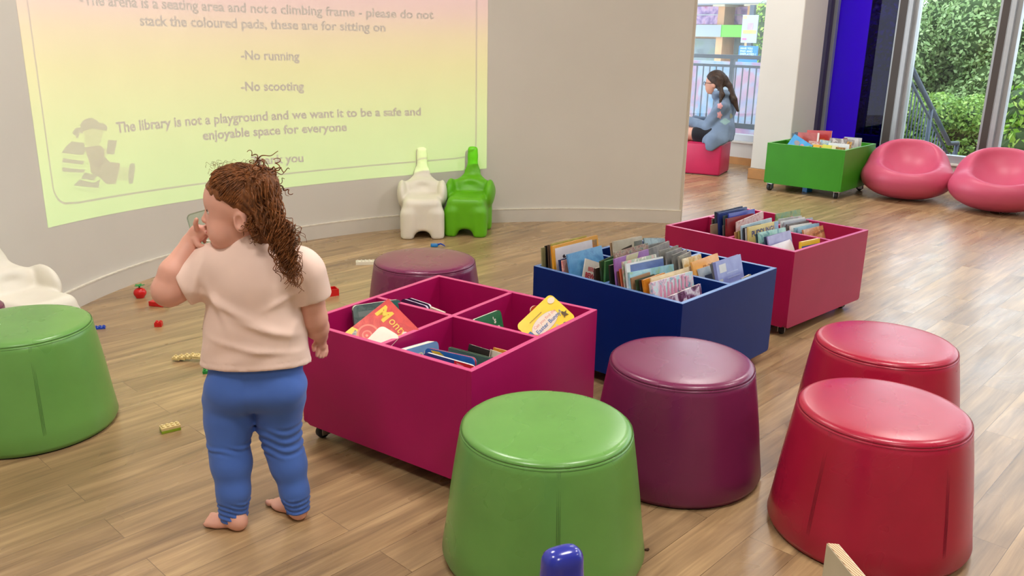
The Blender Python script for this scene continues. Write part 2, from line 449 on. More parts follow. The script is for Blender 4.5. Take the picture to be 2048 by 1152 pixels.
def window(n, s0, s1, pane_m, pane_s0=None, fr=0.035):
    bm = bmesh.new()
    wbox(bm, s0, s0 + fr, D0 + 0.02, D1, WZ0, WZ1); wbox(bm, s1 - fr, s1, D0 + 0.02, D1, WZ0, WZ1)
    wbox(bm, s0 + fr, s1 - fr, D0 + 0.02, D1, WZ0, WZ0 + 0.065); wbox(bm, s0 + fr, s1 - fr, D0 + 0.02, D1, WZ1 - 0.06, WZ1)
    w = thing(f'window_{n}', None, None, W((s0 + s1) / 2, 0.08, WZ0)); tag(w, kind='structure')
    Mi = w.matrix_basis.inverted() if False else Matrix.Translation(-Vector(w.location))
    bm.transform(Mi); fo = from_bm('window_frame', bm, M_ALU, w); tag(fo, kind='structure')
    bm = bmesh.new(); wbox(bm, pane_s0 or s0 + fr - 0.004, s1 - fr + 0.004, 0.10, 0.106, WZ0 + 0.06, WZ1 - 0.055); bm.transform(Mi)
    tag(from_bm('window_pane', bm, pane_m, w), kind='structure')
    return w
def mullion(n, s0, s1):
    bm = bmesh.new(); wbox(bm, s0, s1 - 0.004, -0.012, D0 + 0.02, WZ0, WZ1); 
    tag(from_bm(f'trim_{n}', bm, M_DARKALU), kind='structure')
    bm = bmesh.new(); wbox(bm, s1 - 0.0038, s1 + 0.0, -0.0115, D0 + 0.02, WZ0, WZ1)
    tag(from_bm(f'trim_{n + 20}', bm, M_ALU), kind='structure')
M_PURPLE = glass_mat('violet_tinted_glass', (0.070, 0.005, 0.36, 1), refl=0.6)
window(1, -1.30, 0.40, M_GLASS)
w2 = window(2, 0.72, 1.357, M_PURPLE, 1.056)
m_v, t_v, b_v = nodes('violet_translucent_panel'); b_v.inputs['Base Color'].default_value = S(70, 0, 190); b_v.inputs['Roughness'].default_value = 0.25
tv = t_v.nodes.new('ShaderNodeBsdfTranslucent'); tv.inputs[0].default_value = S(84, 2, 214); mv = t_v.nodes.new('ShaderNodeMixShader'); mv.inputs[0].default_value = 0.5
t_v.links.new(b_v.outputs[0], mv.inputs[1]); t_v.links.new(tv.outputs[0], mv.inputs[2]); t_v.links.new(mv.outputs[0], t_v.nodes['Material Output'].inputs[0])
bm = bmesh.new(); wbox(bm, 0.752, 1.055, 0.098, 0.106, WZ0 + 0.06, WZ1 - 0.055); bm.transform(Matrix.Translation(-Vector(w2.location))); tag(from_bm('window_panel', bm, m_v, w2), kind='structure')
window(3, 1.47, 2.21, M_GLASS)
window(4, 2.31, 3.05, M_GLASS)
mullion(4, 1.357, 1.432); wstruct('trim_24', [(1.434, 1.47, -0.010, 0.05, WZ0, WZ1)], M_ALU)
mullion(5, 2.21, 2.272); wstruct('trim_25', [(2.274, 2.31, -0.010, 0.05, WZ0, WZ1)], M_ALU)
wstruct('trim_6', [(0.655, 0.72, -0.03, 0.145, WZ0 - 0.02, WZ1)], mat('violet_grey_frame', S(58, 48, 74), 0.5, 0.05))
k = 5
s = 3.14
while s < 11.0:
    wstruct(f'trim_{k + 2}', [(s - 0.09, s, -0.01, 0.05, WZ0, WZ1)], M_ALU)
    window(k, s, s + 0.76, M_GLASS); s += 0.85; k += 1
wstruct('trim_40', [(-1.40, -1.30, -0.01, 0.145, WZ0, WZ1)], M_ALU)
window(k, -2.9, -1.40, M_GLASS)
wstruct('wall_corner', [(-5.2, -2.9, 0.0, 0.2, SILL, 3.35)], M_WALL)
# pillar in front of the window wall
wstruct('wall_pillar', [(0.43, 0.81, -0.775, -0.30, 0.10, CEIL)], M_WALL, 0.006)
wstruct('trim_41', [(0.415, 0.825, -0.79, -0.285, 0.0, 0.10)], M_WOODTRIM, 0.004)
if PORTALS:
    for (s0, s1) in ((-2.8, 0.4), (1.5, 3.05), (3.1, 11.0)):
        l = bpy.data.lights.new('window_daylight', 'AREA'); l.shape = 'RECTANGLE'; l.size = s1 - s0; l.size_y = WZ1 - WZ0 - 0.1
        l.cycles.is_portal = True
        o = bpy.data.objects.new('window_daylight', l); COL.objects.link(o)
        o.matrix_world = frame(W((s0 + s1) / 2, 0.2, (WZ0 + WZ1) / 2), WD, WN)

# ------------------------------------------------------------------ ceiling lamps
m_em, t_em, b_em = nodes('lamp_diffuser'); b_em.inputs['Emission Color'].default_value = (*CEIL_COLOR, 1); b_em.inputs['Emission Strength'].default_value = 2.0
M_LAMPFRAME = mat('lamp_frame', S(230, 230, 228), 0.4, 0.01)
for i, (x, y) in enumerate(CEIL_LIGHTS):
    t = thing('ceiling_light', 'square recessed ceiling light panel with white frame overhead', 'ceiling light', (x, y, CEIL), WA, 'ceiling light panels')
    bm = bmesh.new(); add_box(bm, (-0.29, -0.29, -0.012), (0.29, 0.29, -0.006)); from_bm('diffuser', bm, m_em, t)
    bm = bmesh.new()
    for a in range(4): add_box(bm, (-0.31, 0.28, -0.02), (0.31, 0.31, 0.0), Matrix.Rotation(a * PI / 2, 4, 'Z'))
    from_bm('lamp_frame', bm, M_LAMPFRAME, t)
    l = bpy.data.lights.new('panel_light', 'AREA'); l.shape = 'SQUARE'; l.size = 0.56; l.energy = CEIL_POWER; l.color = CEIL_COLOR
    o = bpy.data.objects.new('panel_light', l); COL.objects.link(o); o.location = (x, y, CEIL - 0.03); o.rotation_euler = (0, 0, WA)
# ------------------------------------------------------------------ projector with a film slide: a small lamp behind coloured film and opaque letters throws the notice on the wall
PJ = Vector((0.95, 2.55, 2.42))
def pix_wall(px, py):
    """pixel -> (theta, z) on the curved wall"""
    d = ray(px, py); lo, hi = 2.0, 9.0
    for _ in range(60):
        t = (lo + hi) / 2; P = EYE + d * t; r = math.hypot(P.x - WC[0], P.y - WC[1]); th = math.degrees(math.atan2(P.y - WC[1], P.x - WC[0]))
        if r > wall_r(th) or (th < 20 and P.x > WC[0] and P.y > 3.4): hi = t
        else: lo = t
    return th, P.z
TL, TR_, ZB, ZT = (pix_wall(92, 455)[0] + pix_wall(35, 0)[0]) / 2, (pix_wall(976, 338)[0] + pix_wall(973, 0)[0]) / 2, 0.40, 2.12
def zbot(th):
    """lower edge of the picture: a shallow curve"""
    u = (th - TR_) / (TL - TR_); pts = _zb; return float(np.polyval(pts, u))
_zs = [(pix_wall(92, 455)), pix_wall(300, 418), pix_wall(600, 371), pix_wall(780, 352), pix_wall(976, 338)]
_zb = np.polyfit([(a - TR_) / (TL - TR_) for a, z in _zs], [z for a, z in _zs], 2)
AIM = wall_p((TL + TR_) / 2, 1.25); SDIR = (AIM - PJ).normalized(); SDIST = 0.16
SX = SDIR.cross(Vector((0, 0, 1))).normalized(); SY = SX.cross(SDIR)
def slide_pt(th, z, lift=0.0):
    """point of the film that throws on the wall at (theta, z)"""
    w = wall_p(th, z); d = w - PJ; return PJ + d * ((SDIST + lift) / d.dot(SDIR))
pr = thing('projector', 'white ceiling projector throwing the notice on the curved wall', 'projector', PJ)
# film
NU, NV = 40, 30
vs, fs = [], []
for j in range(NV + 1):
    for i in range(NU + 1):
        th = TR_ + (TL - TR_) * i / NU; zb = zbot(th); vs.append(slide_pt(th, zb + (ZT - zb) * j / NV) - PJ)
for j in range(NV):
    for i in range(NU): a = j * (NU + 1) + i; fs.append((a, a + 1, a + NU + 2, a + NU + 1))
m_f = bpy.data.materials.new('slide_film'); m_f.use_nodes = True; t = m_f.node_tree; t.nodes.clear()
o_ = t.nodes.new('ShaderNodeOutputMaterial'); tr = t.nodes.new('ShaderNodeBsdfTransparent'); at = t.nodes.new('ShaderNodeAttribute'); at.attribute_name = 'height'
cc = ramp(t, at.outputs['Fac'], [(0.0, (0.48, 1.0, 0.16, 1)), (0.15, (0.52, 0.90, 0.13, 1)), (0.30, (0.60, 0.76, 0.10, 1)), (0.42, (0.63, 0.60, 0.06, 1)), (0.52, (0.63, 0.46, 0.13, 1)), (0.60, (0.62, 0.31, 0.27, 1)), (0.68, (0.58, 0.22, 0.34, 1))])
t.links.new(cc, tr.inputs[0]); t.links.new(tr.outputs[0], o_.inputs[0])
fo = from_data('slide_film', vs, fs, m_f, pr)
ca = fo.data.attributes.new('height', 'FLOAT', 'POINT'); ca.data.foreach_set('value', [j / NV for j in range(NV + 1) for i in range(NU + 1)])
M_BLACKPL = mat('black_plastic', S(24, 24, 26), 0.5, 0.05)
# opaque mask round the film
bm = bmesh.new()
per = [(TR_ + (TL - TR_) * i / NU, 0) for i in range(NU + 1)] + [(TL, j / NV) for j in range(1, NV + 1)] + [(TL + (TR_ - TL) * i / NU, 1) for i in range(1, NU + 1)] + [(TR_, 1 - j / NV) for j in range(1, NV)]
inn, out = [], []
for th, v in per:
    zb = zbot(th); p = slide_pt(th, zb + (ZT - zb) * v) - PJ; inn.append(bm.verts.new(p))
    c = SDIR * SDIST; e = p - c; ex, ey = e.dot(SX), e.dot(SY); k = max(abs(ex) / 0.19, abs(ey) / 0.13); out.append(bm.verts.new(c + SX * (ex / k) + SY * (ey / k)))
for i in range(len(per)):
    j = (i + 1) % len(per); bm.faces.new((inn[i], inn[j], out[j], out[i]))
from_bm('slide_mask', bm, M_BLACKPL, pr)
# housing: four sides and a back
bm = bmesh.new(); Mh = Matrix(((SX.x, SY.x, SDIR.x, 0), (SX.y, SY.y, SDIR.y, 0), (SX.z, SY.z, SDIR.z, 0), (0, 0, 0, 1)))
for lo, hi in (((-0.2, -0.14, -0.10), (0.2, -0.13, SDIST + 0.004)), ((-0.2, 0.13, -0.10), (0.2, 0.14, SDIST + 0.004)), ((-0.2, -0.13, -0.10), (-0.19, 0.13, SDIST + 0.004)), ((0.19, -0.13, -0.10), (0.2, 0.13, SDIST + 0.004)), ((-0.19, -0.13, -0.10), (0.19, 0.13, -0.09))):
    add_box(bm, lo, hi, Mh)
from_bm('housing', bm, mat('projector_shell', S(214, 214, 212), 0.5, 0.01), pr)
bm = bmesh.new(); add_tube(bm, [Vector((0, 0, 0.16)), Vector((0, 0, CEIL - PJ.z))], 0.02, 10); from_bm('mount_pole', bm, M_LAMPFRAME, pr)
pl = bpy.data.lights.new('projector_lamp', 'POINT'); pl.energy = PROJ_POWER; pl.shadow_soft_size = 0.0; plo = bpy.data.objects.new('projector_lamp', pl); COL.objects.link(plo); plo.location = PJ
# letters and drawing: laid out in (theta, z) on the wall, shrunk on to the film
def tint(name, g):
    m = bpy.data.materials.new(name); m.use_nodes = True; t = m.node_tree; t.nodes.clear(); o = t.nodes.new('ShaderNodeOutputMaterial'); b = t.nodes.new('ShaderNodeBsdfTransparent')
    b.inputs[0].default_value = g; t.links.new(b.outputs[0], o.inputs[0]); return m
M_INK = tint('slide_ink', (0.10, 0.07, 0.10, 1)); M_INK2 = tint('slide_grey_ink', (0.36, 0.30, 0.40, 1)); M_INK3 = tint('slide_skin_ink', (0.75, 0.68, 0.62, 1)); M_INK4 = tint('slide_pink_ink', (0.42, 0.28, 0.34, 1)); M_INK5 = tint('slide_page_ink', (0.86, 0.88, 0.84, 1))
bm = bmesh.new()
def notice(s, a, b, cap):
    """text from baseline pixel a to b"""
    (t0, z0), (t1, z1) = pix_wall(*a), pix_wall(*b); vs, fs, w = text_mesh(s, 0.028)
    tm, zm = pix_wall((a[0] + b[0]) / 2, (a[1] + b[1]) / 2 )
    nv = []
    for v in vs:
        u = v.x / w; th = t0 + (t1 - t0) * u; z = z0 + (z1 - z0) * u + v.y * cap / 0.70
        nv.append(bm.verts.new(slide_pt(th, z, -0.001) - PJ))
    for f in fs:
        try: bm.faces.new([nv[i] for i in f])
        except ValueError: pass
CAP = 0.053
notice('-The arena is a seating area and not a climbing frame - please do not', (160, 9), (867, 38), CAP)
notice('stack the coloured pads, these are for sitting on', (280, 51), (771, 63), CAP)
notice('-No running', (482, 119.5), (599, 121), CAP)
notice('-No scooting', (482, 182), (608, 181), CAP)
notice('The library is not a playground and we want it to be a safe and', (233, 266), (842, 231), CAP)
notice('enjoyable space for everyone', (406, 280.5), (694, 262), CAP)
notice('Thank you', (503, 331), (607, 323.5), CAP)
from_bm('slide_letters', bm, M_INK, pr)
# thin rounded border line
bm = bmesh.new()
bl = []
iz, it = 0.087, 1.62
t_l, t_r = TL - it, TR_ + it; rz = 0.10; rt = math.degrees(rz / 2.8)
path = [(t_r, 2.02)] + [(t_r, 1.9 - 0.1 * k) for k in range(13)]
for k in range(9):
    a = PI / 2 * k / 8; path.append((t_r + rt * (1 - math.cos(a)), zbot(t_r) + iz + rz * (1 - math.sin(a))))
for k in range(1, 40):
    th = t_r + rt + (t_l - t_r - 2 * rt) * k / 40; path.append((th, zbot(th) + iz))
for k in range(9):
    a = PI / 2 * (1 - k / 8); path.append((t_l - rt * (1 - math.cos(a)), zbot(t_l) + iz + rz * (1 - math.sin(a))))
path += [(t_l, 0.7 + 0.1 * k) for k in range(14)]
lw = 0.0105; prev = None
for i, (th, z) in enumerate(path):
    a_, b_ = path[max(0, i - 1)], path[min(len(path) - 1, i + 1)]
    dx = (b_[0] - a_[0]) * math.radians(1) * 2.8; dz = b_[1] - a_[1]; L = math.hypot(dx, dz); nx, nz = -dz / L * lw, dx / L * lw
    q = [bm.verts.new(slide_pt(th + math.degrees(s * nx / 2.8), z + s * nz, -0.001) - PJ) for s in (-0.5, 0.5)]
    if prev: bm.faces.new((prev[0], prev[1], q[1], q[0]))
    prev = q
from_bm('slide_border', bm, M_INK2, pr)
# drawing of a child reading beside stacks of books, traced from the crop at x 100-300, y 220-400 (6.4 px per px)
def zp(x, y): return (100 + x / 6.4, 220 + y / 6.4)
def draw(name, polys, m, lift):
    for pl_ in polys:
        bm = bmesh.new(); bm.faces.new([bm.verts.new(slide_pt(*pix_wall(*zp(*q)), lift) - PJ) for q in pl_])
        bmesh.ops.triangulate(bm, faces=bm.faces); from_bm('slide_drawing', bm, m, pr)
draw('slide_drawing_dark', [
    [(385, 230), (385, 190), (420, 135), (480, 108), (545, 105), (600, 135), (635, 170), (680, 168), (715, 195), (735, 225), (722, 270), (690, 262), (600, 250), (520, 238), (470, 262), (425, 270), (415, 310), (380, 290), (365, 340), (345, 372), (320, 330), (285, 300), (310, 245), (345, 228)],
    [(275, 405), (435, 420), (450, 530), (420, 580), (145, 550), (200, 470)],
    [(165, 615), (440, 655), (420, 700), (150, 670)], [(160, 735), (450, 765), (430, 805), (150, 790)],
    [(395, 880), (440, 800), (610, 835), (560, 905)], [(375, 890), (560, 935), (640, 890), (620, 1000), (300, 968)],
    [(740, 385), (858, 390), (820, 575), (720, 560)], [(1035, 680), (1080, 685), (1088, 740), (1060, 940), (1010, 950), (1000, 860), (1012, 720)]], M_INK2, -0.0012)
draw('slide_drawing_clothes', [
    [(440, 480), (640, 455), (690, 500), (690, 600), (650, 650), (700, 600), (760, 665), (890, 680), (895, 720), (840, 950), (720, 950), (640, 870), (520, 800), (505, 690)]], M_INK4, -0.0012)
draw('slide_drawing_skin', [
    [(430, 270), (470, 262), (520, 238), (600, 250), (690, 265), (655, 380), (625, 455), (560, 490), (480, 480), (445, 430)],
    [(690, 490), (745, 500), (760, 550), (700, 600), (680, 690), (630, 740), (570, 720), (545, 670), (560, 630), (620, 650)],
    [(895, 730), (1010, 740), (1000, 910), (855, 900)]], M_INK3, -0.0011)
draw('slide_drawing_pages', [
    [(145, 560), (420, 590), (455, 545), (470, 600), (420, 630), (150, 605)], [(150, 680), (420, 710), (495, 640), (490, 690), (420, 745), (145, 720)],
    [(165, 800), (430, 815), (440, 850), (390, 870), (160, 845)], [(385, 900), (545, 925), (640, 845), (640, 870), (550, 945), (385, 915)], [(300, 985), (600, 1010), (715, 900), (715, 930), (600, 1075), (295, 1015)]], M_INK5, -0.0011)

# the stretch of wall the picture lands on, painted like the rest of the wall
NPU, NPV = 64, 8; vs, fs = [], []
for j in range(NPV + 1):
    for i in range(NPU + 1):
        th = TR_ + (TL - TR_) * i / NPU; zb = zbot(th); vs.append(wall_p(th, zb + (ZT - zb) * j / NPV, 0.0012))
for j in range(NPV):
    for i in range(NPU): a = j * (NPU + 1) + i; fs.append((a, a + NPU + 1, a + NPU + 2, a + 1))
tag(from_data('projected_notice', vs, fs, M_WALL, None, True), 'pastel yellow, pink and green projected notice of library rules on the curved wall', 'projection')
# ------------------------------------------------------------------ book boxes on castors
KB = 0.981
BW, BT, BB = 0.72 * KB, 0.4116, 0.0519
def box_axes(a): return Vector((math.cos(a), math.sin(a), 0)), Vector((-math.sin(a), math.cos(a), 0))
BOXES = {'magenta': (Vector((-0.1106, 2.2547, 0)) * KB, 0.9647), 'blue': (Vector((0.6138, 2.9284, 0)) * KB, 0.8183), 'crimson': (Vector((1.2687, 3.7343, 0)) * KB, 0.7541), 'green': (Vector((2.8555, 7.4172, 0)) * 0.968, 0.8421)}
def dims(k):
    K = 0.968 if k == 'green' else KB
    return 0.72 * K, CAM_H - K * (CAM_H - 0.394), CAM_H - K * (CAM_H - 0.0274)     # side, rim height, gap under the box
def box_M(k):
    o, a = BOXES[k]; return Matrix.Translation(o) @ Matrix.Rotation(a, 4, 'Z')
M_CHROME = mat('castor_steel', S(190, 190, 190), 0.3, 0.03, metal=0.9)
M_RUBBER = mat('castor_rubber', S(34, 33, 34), 0.6, 0.05)
def paint(name, c, edge, spec=0.28):
    m, t, b = nodes(name)
    f = noise(t, obj_co(t), 5.0); lo = tuple(x * 0.93 for x in c[:3]) + (1,); hi = tuple(min(1, x * 1.05) for x in c[:3]) + (1,)
    t.links.new(ramp(t, f, [(0.3, lo), (0.7, hi)]), b.inputs['Base Color']); b.inputs['Roughness'].default_value = 0.38; b.inputs['Specular IOR Level'].default_value = spec
    bump(t, b, noise(t, obj_co(t), 160, 2), 0.03)
    return m, mat(name + '_edge', edge, 0.35, 0.04)  # edge colour is lightened to stand in for gloss along the rims
FLOORZ = 0.185
def castor(M, dark, turn, parent):
    c = None
    bm = bmesh.new(); R = M @ Matrix.Rotation(turn, 4, 'Z')
    add_box(bm, (-0.022, -0.022, 0.044), (0.022, 0.022, 0.052), R)
    for s in (-1, 1): add_box(bm, (-0.004, s * 0.015 - 0.0015, 0.012), (0.026, s * 0.015 + 0.0015, 0.046), R, 0.001, 1)
    c = from_bm('castor', bm, M_CHROME if not dark else M_RUBBER, parent)
    bm = bmesh.new(); Wm = R @ Matrix.Translation((0.016, 0, 0.0225)) @ Matrix.Rotation(PI / 2, 4, 'X') @ Matrix.Translation((0, 0, -0.012))
    add_lathe(bm, [(0.006, 0), (0.0195, 0.0), (0.0225, 0.004), (0.0225, 0.02), (0.0195, 0.024), (0.006, 0.024)], 24, Wm)
    from_bm('wheel', bm, M_RUBBER, c)
    return c
def kinder_box(key, label, m, me_, r0=0.012, dark=False):
    BW, BT, BB = dims(key); o, a = BOXES[key]; t = thing('book_box', label, 'book box', o, a, 'book boxes on castors')
    th = 0.017; zl = BB
    def panel(name, lo, hi, axis, mm):
        """board with rounded lower corners, rim gloss painted in as a lighter top edge"""
        bm = bmesh.new()
        if axis == 'u': poly = [(lo[0], hi[2]), (lo[0], lo[2] + r0), (lo[0] + r0 * .3, lo[2] + r0 * .3), (lo[0] + r0, lo[2]), (hi[0] - r0, lo[2]), (hi[0] - r0 * .3, lo[2] + r0 * .3), (hi[0], lo[2] + r0), (hi[0], hi[2])]
        else: poly = [(lo[1], hi[2]), (lo[1], lo[2] + r0), (lo[1] + r0 * .3, lo[2] + r0 * .3), (lo[1] + r0, lo[2]), (hi[1] - r0, lo[2]), (hi[1] - r0 * .3, lo[2] + r0 * .3), (hi[1], lo[2] + r0), (hi[1], hi[2])]
        if axis == 'u': Mx = Matrix(((1, 0, 0, 0), (0, 0, -1, hi[1]), (0, 1, 0, 0), (0, 0, 0, 1))); dp = hi[1] - lo[1]
        else: Mx = Matrix(((0, 0, 1, lo[0]), (1, 0, 0, 0), (0, 1, 0, 0), (0, 0, 0, 1))); dp = hi[0] - lo[0]
        add_poly(bm, poly, Mx, dp)
        bm.normal_update()
        es = [e for e in bm.edges if all(abs(v.co.z - hi[2]) < 1e-5 for v in e.verts)]
        bmesh.ops.bevel(bm, geom=es, offset=0.0012, segments=1, affect='EDGES')
        bm.normal_update()
        for f in bm.faces:
            if f.normal.z > 0.5 and f.calc_center_median().z > hi[2] - 0.01: f.material_index = 1
        return from_bm(name, bm, [mm, me_], t)
    panel('side_panel', (0, 0, zl), (BW, th, BT), 'u', m); panel('side_panel', (0, BW - th, zl), (BW, BW, BT), 'u', m)
    panel('end_panel', (0, th + 0.0004, zl), (th, BW - th - 0.0004, BT), 'v', m); panel('end_panel', (BW - th, th + 0.0004, zl), (BW, BW - th - 0.0004, BT), 'v', m)
    h = BW / 2; q = 0.008; r0b = r0; 
    panel('divider', (th, h - q, FLOORZ), (BW - th, h + q, BT - 0.0012), 'u', m)
    panel('divider', (h - q, th, FLOORZ), (h + q, h - q - 0.0004, BT - 0.0010), 'v', m); panel('divider', (h - q, h + q + 0.0004, FLOORZ), (h + q, BW - th, BT - 0.0010), 'v', m)
    bm = bmesh.new(); add_box(bm, (th, th, FLOORZ - 0.018), (BW - th, BW - th, FLOORZ)); add_box(bm, (0.02, 0.02, zl + 0.001), (BW - 0.02, BW - 0.02, zl + 0.012)); from_bm('tray', bm, m, t)
    for i, (x, y) in enumerate(((0.052, 0.052), (BW - 0.052, 0.052), (0.052, BW - 0.052), (BW - 0.052, BW - 0.052))):
        castor(Matrix.Translation((x, y, 0)) @ Matrix.Scale(BB / 0.0519, 4), dark, (0.4, 1.7, 2.9, -1.2)[i], t)
    return t
P_MAG = paint('magenta_board', S(172, 18, 92), S(205, 70, 128)); P_BLU = paint('navy_board', S(5, 36, 108), S(96, 130, 186), 0.14); P_CRI = paint('crimson_board', S(164, 24, 72), S(205, 90, 140)); P_GRN = paint('green_board', S(58, 138, 30), S(110, 185, 90))
kinder_box('magenta', 'magenta four-compartment book box on castors beside the standing toddler', *P_MAG)
kinder_box('blue', 'navy blue book box crammed with books, between the magenta and crimson boxes', *P_BLU)
kinder_box('crimson', 'crimson book box full of picture books, behind the navy blue box', *P_CRI)
kinder_box('green', 'bright green book box on castors standing by the white pillar', *P_GRN)
# screw caps inside the magenta box
# ------------------------------------------------------------------ tapered round stools
SH, SRT, SRB = 0.372, 0.217, 0.266
def vinyl(name, c):
    m, t, b = nodes(name); co = obj_co(t)
    f = noise(t, co, 6, 4); lo = tuple(x * 0.9 for x in c[:3]) + (1,); hi = tuple(min(1, x * 1.06) for x in c[:3]) + (1,)
    t.links.new(ramp(t, f, [(0.3, lo), (0.7, hi)]), b.inputs['Base Color'])
    g = noise(t, co, 4.0, 3); t.links.new(ramp(t, g, [(0.3, (0.25, 0.25, 0.25, 1)), (0.8, (0.38, 0.38, 0.38, 1))]), b.inputs['Roughness'])
    b.inputs['Specular IOR Level'].default_value = 0.5
    vo = N(t, 'ShaderNodeTexVoronoi', i_Scale=420.0); t.links.new(co, vo.inputs['Vector'])
    bump(t, b, vo.outputs['Distance'], 0.03, 0.001)
    return m
def stool(label, m, x, y, seam, dark):
    t = thing('stool', label, 'stool', (x, y, 0), 0, 'round tapered vinyl stools')
    rr = lambda z: SRB + (SRT - SRB) * (z / SH)
    bm = bmesh.new()
    # body cover: straight skirt with a slightly tucked-in foot, small dent where the seat welt is sewn on
    n = 96; prof = [(SRB - 0.030, 0.002), (SRB - 0.006, 0.006), (SRB + 0.001, 0.022), (rr(0.08) + 0.003, 0.08), (rr(0.18) + 0.004, 0.18), (rr(0.27) + 0.003, 0.27), (rr(0.335) + .0012, 0.335), (rr(0.3545) + .0004, 0.3545), (rr(0.3555) - .0010, 0.3556)]
    add_lathe(bm, prof, n); body = from_bm('skirt', bm, m, t)
    bm = bmesh.new()
    prof = [(rr(0.3555) - 0.0013, 0.3556), (rr(0.357) - 0.0002, 0.3568), (SRT - 0.0030, 0.3625), (SRT - 0.0080, 0.3668), (SRT - 0.020, 0.3690), (SRT - 0.06, 0.3705), (SRT - 0.14, 0.3712), (0.02, 0.3710)]
    add_lathe(bm, prof, n); from_bm('seat', bm, m, t)
    # stitching: a dark double ring under the seat edge and vertical seams
    bm = bmesh.new(); k = 120
    for zz, dr in ((0.3510, 0.0006), (0.3588, -0.0004)):
        pts = [Vector(((rr(zz) + dr) * math.cos(2 * PI * i / k), (rr(zz) + dr) * math.sin(2 * PI * i / k), zz)) for i in range(k + 1)]; add_tube(bm, pts, 0.0007, 5, False)
    for a0 in seam:
        for da in (-0.0038, 0.0, 0.0038):
            pts = []
            for i in range(14):
                zz = 0.012 + (0.350 - 0.012) * i / 13; r = rr(zz) + 0.0004 + 0.0038 * math.sin(PI * min(1, zz / 0.33)) - (0.004 if zz < 0.02 else 0)
                aa = a0 + da / r; pts.append(Vector((r * math.cos(aa), r * math.sin(aa), zz)))
            add_tube(bm, pts, 0.0007, 5)
    from_bm('stitching', bm, dark, t)
    bm = bmesh.new(); add_lathe(bm, [(SRB - 0.05, 0.0), (SRB - 0.012, 0.0), (SRB - 0.012, 0.008), (SRB - 0.05, 0.008)], 48); from_bm('base_rim', bm, M_BLACKPL, t)
    return t
def dk(c): return mat('thread', tuple(x * 0.5 for x in c[:3]) + (1,), 0.8, 0.0)
CG, CP, CR = S(104, 158, 76), S(116, 36, 78), S(172, 24, 58)
V_G, V_P, V_R = vinyl('green_vinyl', CG), vinyl('plum_vinyl', CP), vinyl('red_vinyl', CR)
T_G, T_P, T_R = dk(CG), dk(CP), dk(CR)
def facing(x, y, px, py=None):
    """angle at which a seam shows at pixel column px"""
    d = math.atan2(-y, -x); return d
stool('green round stool in the foreground in front of the magenta book box', V_G, 0.094, 1.983, (-1.475, 1.1), T_G)
stool('plum stool in front of the navy blue book box', V_P, 0.524, 2.449, (0.9,), T_P)
stool('nearer of the two red stools, by the lower right corner', V_R, 1.004, 2.118, (-1.19, 2.6, -2.55), T_R)
stool('farther of the two red stools, behind the other red one', V_R, 1.230, 2.647, (0.9, 2.6), T_R)
stool('plum stool behind the magenta book box', V_P, -0.381, 3.596, (-2.35, 1.0), T_P)
stool('green stool at the left edge of the photo beside the white chair', V_G, -1.632, 2.672, (-0.93, 2.0), T_G)
st = stool('small plum stool just showing behind the green stool at the left edge', V_P, -2.025, 3.01, (0.9,), T_P); st.scale = (0.56, 0.56, 0.84)

# ------------------------------------------------------------------ moulded elephant-like children's chairs
def plastic(name, c, rough=0.42, sss=0.0):
    return mat(name, c, rough, 0.04, 8, bmp=0.03, bscale=60)
M_WHITEPL = plastic('white_moulded_plastic', S(226, 220, 206)); M_GREENPL = plastic('lime_moulded_plastic', S(96, 176, 8))
def chair_field():
    # local frame: x right, y towards the back (wall), z up; seat faces -y
    trunk = union([cone((0, 0.195, 0.36), (0, 0.204, 0.500), 0.041, 0.034, 0.72, (0, 1, 0)), rbox((0, 0.204, 0.512), (0.0345, 0.023, 0.048), 0.021)], 0.012)
    back = union([cone((0, 0.140, 0.27), (0, 0.185, 0.375), 0.150, 0.056, 0.33, (0, 1, 0)), ell((0, .138, .275), (.160, .055, .085)), trunk], 0.035)
    ears = union([ell((-0.136, 0.088, 0.262), (0.034, 0.105, 0.090)), ell((0.136, 0.088, 0.262), (0.034, 0.105, 0.090))], 0.0)
    bodyp = rbox((0, 0.01, 0.145), (0.128, 0.165, 0.120), 0.045)
    legs = union([rbox((sx * 0.094, sy, 0.09), (0.050, 0.055, 0.11), 0.04) for sx in (-1, 1) for sy in (-0.115, 0.135)], 0.0)
    f = union([bodyp, legs], 0.03); f = union([f, back], 0.03); f = union([f, ears], 0.022)
    f = minus(f, ell((0, -0.045, 0.315), (0.112, 0.150, 0.055)), 0.02)
    arch = cone((0, -0.4, -0.006), (0, 0.4, -0.006), 0.056, 0.056); arch2 = cone((-0.4, 0.01, 0.0), (0.4, 0.01, 0.0), 0.055, 0.055)
    f = minus(f, arch, 0.02); f = minus(f, arch2, 0.02)
    return inter(f, half((0, 0, 0.0), (0, 0, -1)), 0.006)
_ch = None
def animal_chair(label, m, x, y, rz, grp='moulded animal chairs against the curved wall'):
    global _ch
    if _ch is None:
        o = soft('child_chair', chair_field(), (-0.22, -0.24, -0.02), (0.22, 0.30, 0.66), 0.007, m, None, 2); _ch = o.data
    else:
        me = _ch.copy(); me.materials.clear(); o = link_mesh('child_chair', me, m)
    o.location = (x, y, 0); o.rotation_euler = (0, 0, rz); return tag(o, label, 'chair', grp)
animal_chair('white moulded animal-shaped child chair beside the lime green one', M_WHITEPL, -0.612, 5.66, 0.10)
animal_chair('lime green moulded animal-shaped child chair against the curved wall', M_GREENPL, -0.308, 5.745, -0.10)
animal_chair('white moulded chair cut off by the left edge behind the green stool', M_WHITEPL, -1.962, 3.30, 1.10)

